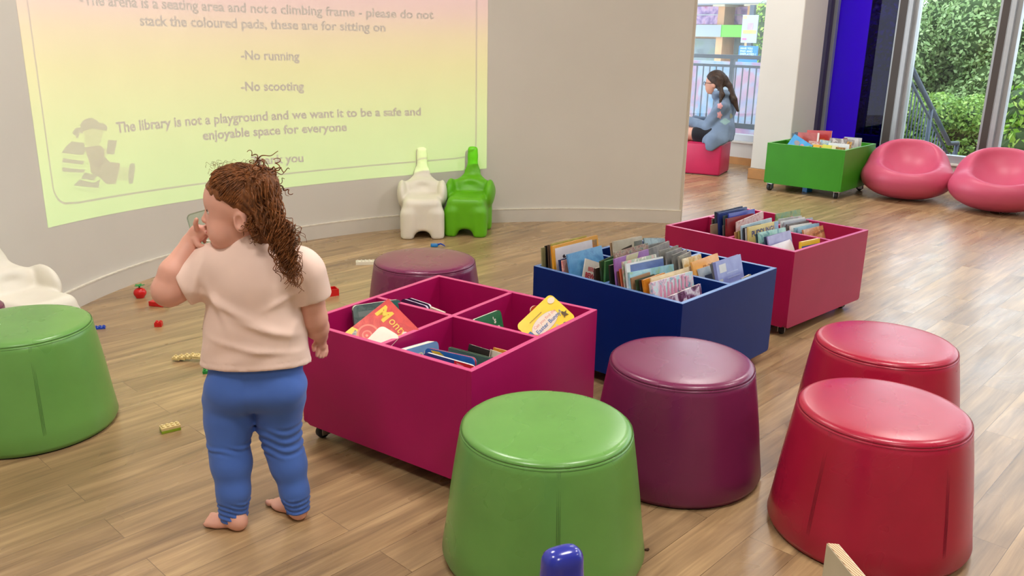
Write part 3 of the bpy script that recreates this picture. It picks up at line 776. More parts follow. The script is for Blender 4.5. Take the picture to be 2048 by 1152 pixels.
# ------------------------------------------------------------------ pink pebble loungers
def bean_field():
    f = ell((0, 0, 0.185), (0.375, 0.35, 0.19)); top = ell((0, 0.15, 0.295), (0.315, 0.195, 0.205))
    f = union([f, top], 0.10)
    f = minus(f, ell((0, -0.125, 0.475), (0.275, 0.300, 0.270)), 0.035)
    return inter(f, half((0, 0, 0.0), (0, 0, -1)), 0.03)
M_PINKPL = mat('pink_moulded_plastic', S(200, 82, 112), 0.42, 0.03, 5, bmp=0.02, bscale=80)
b1 = soft('pod_chair', bean_field(), (-0.42, -0.42, -0.02), (0.42, 0.42, 0.56), 0.014, M_PINKPL, None, 2)
b1.location = (3.385, 7.345, 0); b1.rotation_euler = (0, 0, WA - PI / 2 + 0.38); tag(b1, 'pink pebble-shaped pod chair next to the green book box', 'chair', 'pink pod chairs by the window')
b2 = b1.copy(); COL.objects.link(b2); b2.location = (3.905, 6.84, 0); b2.rotation_euler = (0, 0, WA - PI / 2 + 0.30); tag(b2, 'pink pebble-shaped pod chair at the right edge of the photo', 'chair', 'pink pod chairs by the window')

# ------------------------------------------------------------------ pink cube seat
cb = thing('cube_seat', 'raspberry pink cube seat under the reading girl', 'seat', (2.013, 8.366, 0), math.atan2(0.37, 0.186))
bm = bmesh.new(); add_box(bm, (0, 0, 0.004), (0.40, 0.36, 0.312), None, 0.018, 3); from_bm('cushion', bm, mat('raspberry_vinyl', S(196, 34, 84), 0.4, 0.06, 7, bmp=0.05), cb, auto=35)
bm = bmesh.new(); add_box(bm, (0.012, 0.012, 0.0), (0.388, 0.348, 0.006)); from_bm('base', bm, M_BLACKPL, cb)
bm = bmesh.new(); add_tube(bm, [(0.004, 0.018, 0.308), (0.004, 0.342, 0.308)], 0.002, 6); add_tube(bm, [(0.018, 0.004, 0.308), (0.382, 0.004, 0.308)], 0.002, 6); from_bm('piping', bm, mat('raspberry_piping', S(170, 26, 70), 0.5, 0.02), cb)

# ------------------------------------------------------------------ foreground: blue chair back and plywood edge
def near_pt(px, py, d): r = ray(px, py); return EYE + r * d
M_BLUEPL = mat('blue_chair_plastic', S(40, 50, 158), 0.22, 0.03, coat=0.3)
tp = at_z(1126, 1100, 0.556); rz = 0.45
animal_chair('deep blue moulded child chair of which only the rounded top shows at the bottom edge', M_BLUEPL, tp.x + 0.203 * math.sin(rz), tp.y - 0.203 * math.cos(rz), rz, 'moulded animal chair in the foreground')
# plywood panel standing at the lower right
def ply_mat():
    m, t, b = nodes('plywood_edge'); co = obj_co(t)
    wv = N(t, 'ShaderNodeTexWave', i_Scale=70.0, i_Distortion=0.6, i_Detail=2.0); wv.bands_direction = 'X'; t.links.new(co, wv.inputs[0])
    t.links.new(ramp(t, wv.outputs['Fac'], [(0.2, S(150, 112, 74)), (0.5, S(206, 172, 130)), (0.8, S(226, 196, 160))]), b.inputs['Base Color']); b.inputs['Roughness'].default_value = 0.7; return m
A0_, A1_ = near_pt(1655, 1086, 1.36), near_pt(1708, 1152, 1.20)
d = A1_ - A0_; d.z = 0; d.normalize(); nrm = Vector((-d.y, d.x, 0)) if (-d.y * RIGHT.x + d.x * RIGHT.y) > 0 else Vector((d.y, -d.x, 0))
t = thing('plywood_panel', 'pale laminated plywood panel corner in front of the nearer red stool', 'panel', (A0_.x, A0_.y, 0))
slope = (A1_.z - A0_.z) / (A1_ - A0_).to_2d().length
topl = A0_.z
def ply(name, off0, off1, m, dz=0.0):
    bm = bmesh.new(); L = 0.42; vs = []
    prof = [(0, 0.0), (L, 0.0), (L, topl + slope * L + dz), (0.0, topl + dz)]
    Mx = Matrix(((d.x, 0, nrm.x, nrm.x * off0), (d.y, 0, nrm.y, nrm.y * off0), (0, 1, 0, 0), (0, 0, 0, 1)))
    add_poly(bm, prof, Mx, off1 - off0); bmesh.ops.recalc_face_normals(bm, faces=bm.faces); return from_bm(name, bm, m, t)
ply('panel_core', 0.0, 0.016, ply_mat()); ply('laminate', -0.0012, -0.0001, mat('cream_laminate', S(196, 180, 152), 0.45, 0.03), -0.001); ply('laminate', 0.0161, 0.0172, mat('cream_laminate_back', S(214, 200, 176), 0.45, 0.03), 0.0)
# ------------------------------------------------------------------ toy bricks and crumbs on the floor
def toyp(name, c): return mat(name, c, 0.3, 0.03, 20)
K_RED, K_BLUE, K_TAN, K_LIME, K_WHITE, K_GREEN, K_YEL, K_DKG = [toyp('toy_' + n, S(*c)) for n, c in (('red', (204, 22, 26)), ('blue', (22, 66, 176)), ('tan', (222, 200, 140)), ('lime', (140, 168, 36)), ('white', (228, 222, 204)), ('green', (30, 140, 60)), ('yellow', (240, 190, 30)), ('dark_green', (18, 60, 34)))]
def add_brick(bm, nx, ny, h, M, p=0.0158, mi=0, stud=0.0046):
    add_box(bm, (-nx * p / 2 + 0.0002, -ny * p / 2 + 0.0002, 0), (nx * p / 2 - 0.0002, ny * p / 2 - 0.0002, h), M, 0.0006, 1, mi)
    if stud:
        for i in range(nx):
            for j in range(ny):
                add_lathe(bm, [(0.0047, h - 0.0002), (0.0047, h + stud - 0.0006), (0.0040, h + stud)], 12, M @ Matrix.Translation(((i - (nx - 1) / 2) * p, (j - (ny - 1) / 2) * p, 0)), mi)
def brick(label, nx, ny, h, m, px, py, rz, p=0.0158, cat='toy brick', grp='toy bricks on the floor', name='toy_brick', z=0.0):
    P = at_z(px, py, z); bm = bmesh.new(); add_brick(bm, nx, ny, h, Matrix(), p)
    o = from_bm(name, bm, m); o.location = (P.x, P.y, z); o.rotation_euler = (0, 0, rz); return tag(o, label, cat, grp)
# two-tone brick in front
P = at_z(341, 861); t = thing('toy_brick', 'toy brick with tan studded top on a lime base, lying nearest the toddler', 'toy brick', P, 0.62, 'toy bricks on the floor')
bm = bmesh.new(); add_brick(bm, 4, 2, 0.0100, Matrix(), stud=0); from_bm('base', bm, K_LIME, t)
bm = bmesh.new(); add_brick(bm, 4, 2, 0.0098, Matrix.Translation((0, 0, 0.0101))); from_bm('top_plate', bm, K_TAN, t)
# stepped run of tan plates
Pa, Pb = at_z(360, 721), at_z(414, 722); dv = (Pb - Pa); aa = math.atan2(dv.y, dv.x)
t = thing('brick_staircase', 'run of tan toy bricks joined like steps behind the toddler', 'toy bricks', Pa, aa, 'toy bricks on the floor')
for i in range(5):
    bm = bmesh.new(); Mx = Matrix.Translation((-0.012 + i * 0.0235, 0.0, 0.0065 + (0.0035 * i if i < 3 else 0.0105 - 0.002 * (i - 3)))) @ Matrix.Rotation(0.16, 4, 'Y')
    add_brick(bm, 2, 2, 0.0095, Mx, 0.0165); from_bm('plate', bm, K_TAN, t)
# red fruit with a green leaf top
P = at_z(281, 595); t = thing('toy_fruit', 'red round toy fruit with green leaves near the curved wall', 'toy', P, 0.3)
soft('fruit', union([ell((0, 0, 0.026), (0.031, 0.027, 0.0265)), rbox((0, 0, 0.006), (0.017, 0.017, 0.006), 0.002)], 0.01), (-0.04, -0.04, -0.004), (0.04, 0.04, 0.06), 0.003, K_RED, t)
bm = bmesh.new()
add_tube(bm, [(0, 0, 0.045), (0, 0, 0.066)], 0.004, 8)
for i in range(5):
    a = 2 * PI * i / 5; Mx = Matrix.Translation((0, 0, 0.060)) @ Matrix.Rotation(a, 4, 'Z') @ Matrix.Rotation(-0.2, 4, 'Y')
    add_poly(bm, [(0.0, -0.004), (0.012, -0.009), (0.026, 0.0), (0.012, 0.009), (0.0, 0.004)], Mx, 0.003)
from_bm('leaves', bm, K_GREEN, t)
# red piece with a knob, and a dark green and white bit next to it
P = at_z(317, 611); t = thing('toy_block', 'red toy block with one knob under the toddler\'s bent elbow', 'toy brick', P, 2.9, 'toy bricks on the floor')
bm = bmesh.new(); add_box(bm, (-0.040, -0.022, 0.0), (0.040, 0.022, 0.024), Matrix(), 0.002, 1); from_bm('block', bm, K_RED, t)
bm = bmesh.new(); add_lathe(bm, [(0.009, 0.0242), (0.010, 0.034), (0.008, 0.039)], 14, Matrix.Translation((-0.008, -0.006, 0))); from_bm('knob', bm, K_RED, t)
P = at_z(336, 614); t = thing('toy_figure', 'tiny dark green toy with a white end by the red block', 'toy', P, -0.4)
bm = bmesh.new(); add_box(bm, (-0.020, -0.009, 0), (0.008, 0.009, 0.016), Matrix(), 0.003, 2); from_bm('body', bm, K_DKG, t)
bm = bmesh.new(); add_box(bm, (0.0085, -0.008, 0), (0.021, 0.008, 0.014), Matrix(), 0.004, 2); from_bm('head', bm, K_WHITE, t)
brick('small red two-stud toy brick alone on the floor left of the toddler', 2, 2, 0.020, K_RED, 317.5, 652, 0.15)
brick('flat blue toy plate on the floor beside the left green stool', 4, 2, 0.007, K_BLUE, 196, 657, 0.35)
brick('long white toy brick next to the plum stool behind the magenta box', 6, 2, 0.0195, K_WHITE, 735, 528, 0.18, 0.0225)
brick('small green toy piece beside the toddler\'s left hip', 2, 2, 0.012, K_GREEN, 414, 745, 0.3)
P = at_z(661, 590); t = thing('toy_tray', 'open red toy tray on the floor behind the magenta box', 'toy', P, 0.55)
bm = bmesh.new(); L, Wd, hh, th = 0.036, 0.030, 0.036, 0.004
add_box(bm, (-L, -Wd, 0), (L, Wd, 0.004))
for lo, hi in (((-L, -Wd, 0.004), (L, -Wd + th, hh)), ((-L, Wd - th, 0.004), (L, Wd, hh)), ((-L, -Wd + th, 0.004), (-L + th, Wd - th, hh)), ((L - th, -Wd + th, 0.004), (L, Wd - th, hh))): add_box(bm, lo, hi)
bmesh.ops.remove_doubles(bm, verts=bm.verts, dist=1e-5); from_bm('tray', bm, K_RED, t); 
P = at_z(647, 571); t = thing('toy_figure', 'small yellow and blue toy behind the red tray', 'toy', P, 0.4)
bm = bmesh.new(); add_box(bm, (-0.018, -0.014, 0), (0.018, 0.014, 0.026), Matrix(), 0.004, 2); from_bm('body', bm, K_BLUE, t)
bm = bmesh.new(); add_box(bm, (-0.022, -0.012, 0.0265), (0.022, 0.012, 0.042), Matrix(), 0.005, 2); from_bm('top', bm, K_YEL, t)
# blue twist near the animal chairs, blue scrap under the green box, crumb by the stool
P = at_z(872, 493); t = thing('toy_clip', 'bright blue toy clip on the floor before the animal chairs', 'toy', P, 0.1)
K_CYAN = toyp('toy_cyan', S(16, 120, 190))
bm = bmesh.new(); add_box(bm, (-0.034, -0.02, 0), (0.012, 0.02, 0.018), Matrix(), 0.006, 2); from_bm('clip', bm, K_CYAN, t)
bm = bmesh.new(); add_tube(bm, [(0.012, 0, 0.012), (0.03, 0.004, 0.017), (0.05, 0.0, 0.008), (0.058, -0.004, 0.002)], [0.007, 0.005, 0.004, 0.002], 8); from_bm('tail', bm, K_BLUE, t)
brick('blue toy scrap on the floor under the green book box', 2, 2, 0.04, K_CYAN, 1614, 383, 0.4, 0.03)
P = at_z(1293, 1101); o = soft('crumb', union([ell((0, 0, 0.0025), (0.006, 0.004, 0.003)), ell((0.005, 0.002, 0.003), (0.003, 0.003, 0.003))], 0.003), (-0.01, -0.01, -0.002), (0.012, 0.01, 0.01), 0.0012, mat('brown_crumb', S(70, 40, 22), 0.8))
o.location = P; tag(o, 'small dark crumb on the floor right of the foreground green stool', 'crumb')
# ------------------------------------------------------------------ outside the windows
def wp(px, py, dep):
    P = at_plane(px, py, W(0, dep), WN); return (P - B0).dot(WD), P.z
MW = Matrix(((WD.x, WN.x, 0, B0.x), (WD.y, WN.y, 0, B0.y), (0, 0, 1, 0), (0, 0, 0, 1)))
GZ = -0.75
M_PAVE = mat('outdoor_paving', S(150, 142, 132), 0.9, 0.15, 1.5, bmp=0.2, bscale=30)
M_SOIL = mat('planting_soil', S(128, 84, 84), 0.95, 0.3, 3, bmp=0.5, bscale=20)
vs = [MW @ Vector(p) for p in ((-9, 0.23, GZ), (16, 0.23, GZ), (16, 40, GZ), (-9, 40, GZ))]
struct('ground', vs, [(0, 1, 2, 3)], M_PAVE)
sA = wp(1813, 122, 1.0)[0]
bm = bmesh.new(); wbox(bm, -5, sA + 0.1, 0.23, 1.35, GZ, -0.03); tag(from_bm('floor_terrace', bm, M_PAVE), kind='structure')
M_RAIL = mat('grey_painted_steel', S(78, 86, 98), 0.45, 0.05, 10, metal=0.3)
# terrace railing
def bar_box(bm, a, b, w, h):
    a = Vector(a); b = Vector(b); x = (b - a); M = frame(a, x, Vector((0, 0, 1)) if abs(x.normalized().z) < 0.9 else WN)
    add_box(bm, (0, -w / 2, -h / 2), (x.length, w / 2, h / 2), M)
RD = 1.0
t = thing('railing', 'grey steel railing outside the window behind the reading girl', 'railing', W(0, RD, -0.03))
o0 = Vector(t.location)
sA = wp(1813, 122, RD)[0]
def rl(s, z): return W(s, RD, z) - o0
bm = bmesh.new(); bar_box(bm, rl(-4.5, 1.09), rl(sA, 1.09), 0.06, 0.045); from_bm('top_rail', bm, M_RAIL, t)
bm = bmesh.new(); bar_box(bm, rl(-4.5, 0.985), rl(sA, 0.985), 0.04, 0.03); from_bm('middle_rail', bm, M_RAIL, t)
bm = bmesh.new(); bar_box(bm, rl(-4.5, 0.30), rl(sA, 0.30), 0.05, 0.06); from_bm('bottom_rail', bm, M_RAIL, t)
sp = wp(1465, 130, RD)[0]
for s in (sp - 1.6, sp, sA - 0.02):
    bm = bmesh.new(); bar_box(bm, rl(s, 0.0), rl(s, 1.07), 0.045, 0.045); from_bm('post', bm, M_RAIL, t)
s = -1.6
while s < sA - 0.05:
    if abs(s - sp) > 0.04:
        bm = bmesh.new(); bar_box(bm, rl(s, 0.325), rl(s, 0.972), 0.012, 0.012); from_bm('baluster', bm, M_RAIL, t)
    s += 0.088
# stair handrail going down away from the building
t = thing('stair_railing', 'grey steel stair railing sloping down beyond the clear window', 'railing', W(sA, RD, GZ)); o0 = Vector(t.location)
PA = W(sA + 0.03, RD, 1.09); PB = at_plane(1898, 287, PA, WD); LEN = (PB - PA).to_2d().length; SL = (PB.z - PA.z) / LEN
def sr(u, z): return PA + WN * u + Vector((0, 0, z - PA.z)) - o0
bm = bmesh.new(); add_tube(bm, [sr(0, PA.z), sr(LEN, PB.z), sr(LEN + 0.32, PB.z - 0.02), sr(LEN + 0.34, PB.z - 0.12)], 0.028, 10); from_bm('handrail', bm, M_RAIL, t)
bm = bmesh.new(); add_tube(bm, [sr(0.0, PA.z - 0.12), sr(LEN, PB.z - 0.12)], 0.016, 8); from_bm('under_rail', bm, M_RAIL, t)
bm = bmesh.new(); add_tube(bm, [sr(0.0, 0.12), sr(LEN + 0.3, PB.z - 0.98)], 0.016, 8); from_bm('lower_rail', bm, M_RAIL, t)
for u in (0.02, LEN * 0.52, LEN + 0.3):
    bm = bmesh.new(); add_tube(bm, [sr(u, max(GZ, PA.z + SL * min(u, LEN) - 1.12)), sr(u, PA.z + SL * min(u, LEN) - 0.01)], 0.026, 8); from_bm('post', bm, M_RAIL, t)
u = 0.12
while u < LEN + 0.28:
    z1 = PA.z + SL * min(u, LEN) - 0.12; bm = bmesh.new(); add_tube(bm, [sr(u, max(GZ, z1 - 0.85)), sr(u, z1)], 0.008, 6); from_bm('baluster', bm, M_RAIL, t); u += 0.105
bm = bmesh.new()
for i in range(9): wbox(bm, sA + 0.1, sA + 1.4, 1.36 + i * 0.3, 1.66 + i * 0.3, GZ, max(GZ + 0.02, -0.05 - 0.16 * (i + 1)))
tag(from_bm('stairs', bm, M_PAVE), 'pale outdoor steps beside the sloping railing', 'steps')
bm = bmesh.new(); wbox(bm, -1.2, 12, 3.9, 12, GZ, GZ + 0.05); tag(from_bm('flower_bed', bm, M_SOIL), kind='structure')

# foliage: thousands of real leaf blades gathered on lumpy volumes
def leaf_mat(name, c0, c1, c2):
    m, t, b = nodes(name); co = obj_co(t); at = t.nodes.new('ShaderNodeAttribute'); at.attribute_name = 'leaf_tone'
    t.links.new(ramp(t, at.outputs['Fac'], [(0.0, c0), (0.5, c1), (1.0, c2)]), b.inputs['Base Color']); b.inputs['Roughness'].default_value = 0.5
    tr = t.nodes.new('ShaderNodeBsdfTranslucent'); mx = t.nodes.new('ShaderNodeMixShader'); mx.inputs[0].default_value = 0.3
    t.links.new(ramp(t, at.outputs['Fac'], [(0.0, c0), (0.5, c1), (1.0, c2)]), tr.inputs[0])
    o = t.nodes['Material Output']; t.links.new(b.outputs[0], mx.inputs[1]); t.links.new(tr.outputs[0], mx.inputs[2]); t.links.new(mx.outputs[0], o.inputs[0]); return m
def leaves(name, blobs, count, size, m, seed, parent=None, boxes=None, up=0.3):
    """blobs: (centre, radii); leaves sit near their surfaces"""
    rng = np.random.default_rng(seed); P = []; Nn = []
    wts = np.array([b[1][0] * b[1][1] + b[1][0] * b[1][2] + b[1][1] * b[1][2] for b in blobs]); wts = wts / wts.sum()
    for (c, r), w in zip(blobs, wts):
        k = max(8, int(count * w)); d = rng.normal(size=(k, 3)); d /= np.linalg.norm(d, axis=1)[:, None]
        q = rng.uniform(0.72, 1.04, size=(k, 1)); P.append(A(c) + d * A(r) * q); Nn.append(d)
    P = np.concatenate(P); Nn = np.concatenate(Nn); keep = P[:, 2] > GZ + 0.02; P = P[keep]; Nn = Nn[keep]; k = len(P)
    n = Nn + rng.normal(size=(k, 3)) * 0.6 + np.array([0, 0, up]); n /= np.linalg.norm(n, axis=1)[:, None]
    a = rng.normal(size=(k, 3)); a -= n * (a * n).sum(1)[:, None]; a /= np.linalg.norm(a, axis=1)[:, None]; b = np.cross(n, a)
    L = size * rng.uniform(0.6, 1.3, size=(k, 1)); Wd = L * rng.uniform(0.45, 0.65, size=(k, 1))
    V = np.stack([P - a * L * .5, P + b * Wd * .5 + n * L * .08, P + a * L * .5, P - b * Wd * .5 + n * L * .08], 1).reshape(-1, 3)
    me = bpy.data.meshes.new(name); me.vertices.add(k * 4); me.vertices.foreach_set('co', V.ravel()); me.loops.add(k * 4); me.loops.foreach_set('vertex_index', np.arange(k * 4, dtype=np.int32))
    me.polygons.add(k); me.polygons.foreach_set('loop_start', np.arange(k, dtype=np.int32) * 4); me.update(calc_edges=True)
    tone = np.repeat(np.clip(rng.normal(0.5, 0.22, k), 0, 1), 4); at = me.attributes.new('leaf_tone', 'FLOAT', 'POINT'); at.data.foreach_set('value', tone)
    return link_mesh(name, me, m, parent)
LM1 = leaf_mat('hedge_leaf', S(74, 112, 40), S(130, 168, 70), S(190, 210, 112))
LM2 = leaf_mat('tree_leaf', S(98, 130, 70), S(148, 178, 112), S(190, 208, 150))
LM3 = leaf_mat('bush_leaf', S(64, 110, 22), S(128, 176, 44), S(206, 222, 112))
LM4 = leaf_mat('red_leaf', S(110, 50, 60), S(148, 84, 90), S(180, 140, 120))
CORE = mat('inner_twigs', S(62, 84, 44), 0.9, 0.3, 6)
BARK = mat('twig_bark', S(84, 66, 48), 0.9, 0.2, 10)
def hedge(label, s0, s1, d0, d1, z1, seed, m, size, n, cat='hedge', z0=None):
    z0 = GZ if z0 is None else z0
    t = thing('hedge', label, cat, W((s0 + s1) / 2, (d0 + d1) / 2, GZ)); o0 = Vector(t.location); rng = random.Random(seed)
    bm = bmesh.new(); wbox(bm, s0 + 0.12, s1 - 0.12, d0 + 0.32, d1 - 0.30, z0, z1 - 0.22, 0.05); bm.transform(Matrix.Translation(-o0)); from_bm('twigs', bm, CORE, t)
    bl = []; k = max(2, int((s1 - s0) / 0.45))
    for i in range(k):
        for zz in range(max(3, int((z1 - z0) / 0.4))):
            bl.append((W(s0 + (i + .5) * (s1 - s0) / k + rng.uniform(-.1, .1), (d0 + d1) / 2 + rng.uniform(-.06, .06), z0 + (zz + .5) * 0.40 + rng.uniform(-.06, .06)) - o0, (0.38, (d1 - d0) * .52, 0.36)))
    top = z1
    bl = [(c, (r[0], r[1], min(r[2], max(0.12, top - c.z - o0.z)))) for c, r in bl]
    leaves('foliage', bl, n, size, m, seed, t); return t
def bush(label, blobs, m, size, n, seed, cat='bush', grp=None, name='bush'):
    c0 = blobs[0][0]; t = thing(name, label, cat, (c0[0], c0[1], GZ), 0, grp); o0 = Vector(t.location); rng = random.Random(seed)
    lb = [(Vector(c) - o0, r) for c, r in blobs]
    leaves('foliage', lb, n, size, m, seed, t)
    bm = bmesh.new()
    for c, r in lb:
        add_tube(bm, [Vector((rng.uniform(-.08, .08), rng.uniform(-.08, .08), 0)), Vector((c.x * .5, c.y * .5, c.z * .6)), c], [0.04, 0.03, 0.012], 6)
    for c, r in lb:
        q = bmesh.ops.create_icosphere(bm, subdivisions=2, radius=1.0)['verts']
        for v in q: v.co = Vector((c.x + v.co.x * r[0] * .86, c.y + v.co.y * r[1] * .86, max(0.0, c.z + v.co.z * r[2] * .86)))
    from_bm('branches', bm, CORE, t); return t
hedge('clipped green hedge beyond the sloping stair railing', wp(1700, 200, 4.6)[0], wp(2130, 200, 4.6)[0], 4.6, 5.5, wp(1930, 190, 4.6)[1], 3, LM1, 0.065, 34000)
def wq(px, py, dep): s_, z_ = wp(px, py, dep); return W(s_, dep, z_)
bush('bright leafy bush close outside the rightmost window', [(wq(2052, 235, 3.2), (.36, .42, .42)), (wq(2052, 290, 3.1), (.42, .45, .38)), (wq(2110, 250, 3.2), (.5, .5, .6)), (wq(2200, 250, 3.3), (.6, .5, .7)), (wq(2060, 350, 3.1), (.5, .45, .45))], LM3, 0.10, 4200, 11)
rng = random.Random(5)
for i in range(9):
    s0 = wp(1660 + i * 62, 60, 9.0)[0]; dep = 9.0 + rng.uniform(-.6, .9); top = 2.15 + rng.uniform(-.15, .45)
    if i in (2,): top = 1.85
    bl = [(W(s0 + rng.uniform(-.4, .4), dep + rng.uniform(-.3, .6), z), (0.95, 1.0, 0.9)) for z in (-0.1, 0.7, top - 0.85)]
    bush('tall shrub in the leafy bank of greenery beyond the hedge', bl, LM2, 0.085, 17000, 20 + i, 'shrub', 'shrubs of the green bank beyond the hedge', 'shrub')
for i in range(5):
    s0 = wp(1790 + 52 * i, 290, 4.15)[0]
    bush('low red-leaved plant at the foot of the clipped hedge', [(W(s0, 4.15 + rng.uniform(-.1, .1), GZ + 0.14), (.3, .24, .17))], LM4, 0.07, 320, 50 + i, 'plant', 'low red-leaved plants along the hedge foot', 'low_plant')
# mural hoarding beyond the railing
def mural_mat():
    m, t, b = nodes('mural_print'); co = obj_co(t)
    f = noise(t, co, 1.6, 3, 0.6, 0.8); g = noise(t, co, 3.1, 2, 0.5, 1.4)
    c = ramp(t, f, [(0.32, S(70, 140, 190)), (0.45, S(150, 176, 206)), (0.55, S(196, 116, 150)), (0.66, S(180, 84, 136)), (0.75, S(76, 146, 182))])
    c2 = ramp(t, g, [(0.4, S(186, 186, 196)), (0.6, S(104, 160, 196))]); t.links.new(mixc(t, 0.4, c, c2), b.inputs['Base Color']); b.inputs['Roughness'].default_value = 0.6; return m
hd = 3.4; (sa, za), (sb, zb_) = wp(1350, 119, hd), wp(1560, 262, hd)
t = thing('hoarding', 'pale blue and pink painted hoarding behind the outdoor railing', 'hoarding', W((sa + sb) / 2, hd, GZ)); o0 = Vector(t.location)
bm = bmesh.new(); wbox(bm, sa - 2, sb + 0.25, hd, hd + 0.05, GZ + 0.1, za); bm.transform(Matrix.Translation(-o0)); from_bm('mural_panel', bm, mural_mat(), t)
bm = bmesh.new()
for s in (sa - 1.5, sa, sb): wbox(bm, s, s + 0.08, hd + 0.051, hd + 0.12, GZ, za - 0.05)
bm.transform(Matrix.Translation(-o0)); from_bm('support_posts', bm, M_RAIL, t)
# shop building across the way
bd = 13.0
def blossom_mat():
    m, t, b = nodes('shop_window_print'); co = obj_co(t)
    f = noise(t, co, 2.4, 4, 0.6, 0.5); t.links.new(ramp(t, f, [(0.32, S(84, 70, 120)), (0.44, S(176, 130, 200)), (0.54, S(232, 190, 226)), (0.64, S(206, 90, 160)), (0.74, S(120, 90, 150))], 'LINEAR'), b.inputs['Base Color']); b.inputs['Roughness'].default_value = 0.3; return m
def dim_mat():
    m, t, b = nodes('shop_glass_display'); co = obj_co(t); f = noise(t, co, 2.0, 5, 0.7, 0.6)
    t.links.new(ramp(t, f, [(0.34, S(44, 62, 72)), (0.5, S(110, 128, 134)), (0.6, S(88, 112, 96)), (0.7, S(206, 206, 220))]), b.inputs['Base Color']); b.inputs['Roughness'].default_value = 0.2; return m
M_SHOPG = mat('shop_glass', S(70, 84, 96), 0.15, 0.2, 2)
M_BRICK = mat('tan_brick', S(206, 158, 116), 0.9, 0.15, 6); M_CAPST = mat('stone_cap', S(226, 214, 190), 0.9, 0.08)
t = thing('shop_building', 'shop building with tan brick piers and a green and grey fascia outside', 'building', W(-1.5, bd, GZ)); o0 = Vector(t.location)
def bpart(name, boxes, m, bev=0):
    bm = bmesh.new()
    for b_ in boxes: wbox(bm, *b_, bev=bev)
    bm.transform(Matrix.Translation(-o0)); return from_bm(name, bm, m, t)
S_ = lambda x, y: wp(x, y, bd)
def rect(x0, y0, x1, y1, d0, d1):
    (a, zt), (b, zb2) = S_(x0, y0), S_(x1, y1); return (a, b, bd + d0, bd + d1, zb2, zt)
s_l, s_r = S_(1330, 60)[0], S_(1545, 60)[0]
bpart('wall', [(s_l - 4, s_r + 0.3, bd + 0.62, bd + 0.9, GZ, 5.0)], M_BRICK)
bpart('canopy', [(s_l - 4, s_r + 0.4, bd - 0.9, bd + 0.6, S_(1460, 9)[1], S_(1460, 9)[1] + 0.45)], mat('grey_canopy', S(176, 186, 196), 0.6, 0.05))
bpart('fascia', [rect(1330, 49, 1447, 74, -0.12, 0.6)], mat('grey_fascia', S(150, 160, 166), 0.5, 0.03))
bpart('fascia', [rect(1447.3, 50, 1487, 74.5, -0.12, 0.6)], mat('lime_fascia', S(96, 200, 40), 0.5, 0.03))
for x0, x1 in ((1435, 1448), (1497, 1516)):
    a = S_(x0, 40)[0]; b = S_(x1, 40)[0]
    p = bpart('pier', [(a, b, bd - 0.1 if x0 > 1440 else bd + 0.0, bd + 0.6, GZ, S_(1440, 13)[1])], M_BRICK)
    bm = bmesh.new(); wbox(bm, a - 0.08, b + 0.08, bd - 0.16, bd + 0.58, S_(1440, 13)[1], S_(1440, 9)[1]); bm.transform(Matrix.Translation(-o0)); from_bm('cap_stone', bm, M_CAPST, p)
M_BL, M_DIM = blossom_mat(), dim_mat()
for x0, x1 in ((1330, 1434), (1448.5, 1496)):
    bpart('upper_window', [rect(x0, 12, x1, 48, 0.55, 0.61)], M_BL); bpart('lower_window', [rect(x0, 76, x1, 150, 0.55, 0.61)], M_DIM)
    bpart('transom', [rect(x0, 28, x1, 29.5, 0.50, 0.545)], M_ALU)
# advertising banner on a post
dd = 8.5; (a, zt), (b, zb2) = wp(1486, 30, dd), wp(1512, 86, dd)
t = thing('banner', 'white advertising banner with yellow patch hanging outside the far window', 'banner', W((a + b) / 2, dd, GZ)); o0 = Vector(t.location)
def tpart(name, boxes, m):
    bm = bmesh.new()
    for b_ in boxes: wbox(bm, *b_)
    bm.transform(Matrix.Translation(-o0)); return from_bm(name, bm, m, t)
tpart('banner_cloth', [(a, b, dd, dd + 0.02, zb2, zt)], mat('banner_white', S(170, 178, 190), 0.7, 0.04))
w_ = b - a; h_ = zt - zb2
tpart('picture', [(a + w_ * .1, b - w_ * .05, dd - 0.004, dd - 0.0005, zb2 + h_ * .33, zb2 + h_ * .46)], mat('banner_yellow', S(206, 200, 110), 0.7, 0.2, 8))
tpart('picture', [(a + w_ * .36, b - w_ * .28, dd - 0.004, dd - 0.0005, zb2 + h_ * .47, zb2 + h_ * .72)], mat('banner_grey_pink', S(176, 150, 160), 0.7, 0.35, 9))
tpart('logo', [(a + w_ * .08, a + w_ * .36, dd - 0.004, dd - 0.0005, zb2 + h_ * .10, zb2 + h_ * .17)], mat('banner_rose', S(206, 110, 150), 0.7, 0.1))
tpart('corner_patch', [(a + w_ * .03, a + w_ * .28, dd - 0.004, dd - 0.0005, zb2 + h_ * .86, zb2 + h_ * .98)], mat('banner_lemon', S(226, 226, 130), 0.7, 0.1))
tpart('post', [((a + b) / 2 - 0.05, (a + b) / 2 + 0.05, dd + 0.03, dd + 0.12, GZ, zt + 0.2)], M_RAIL)
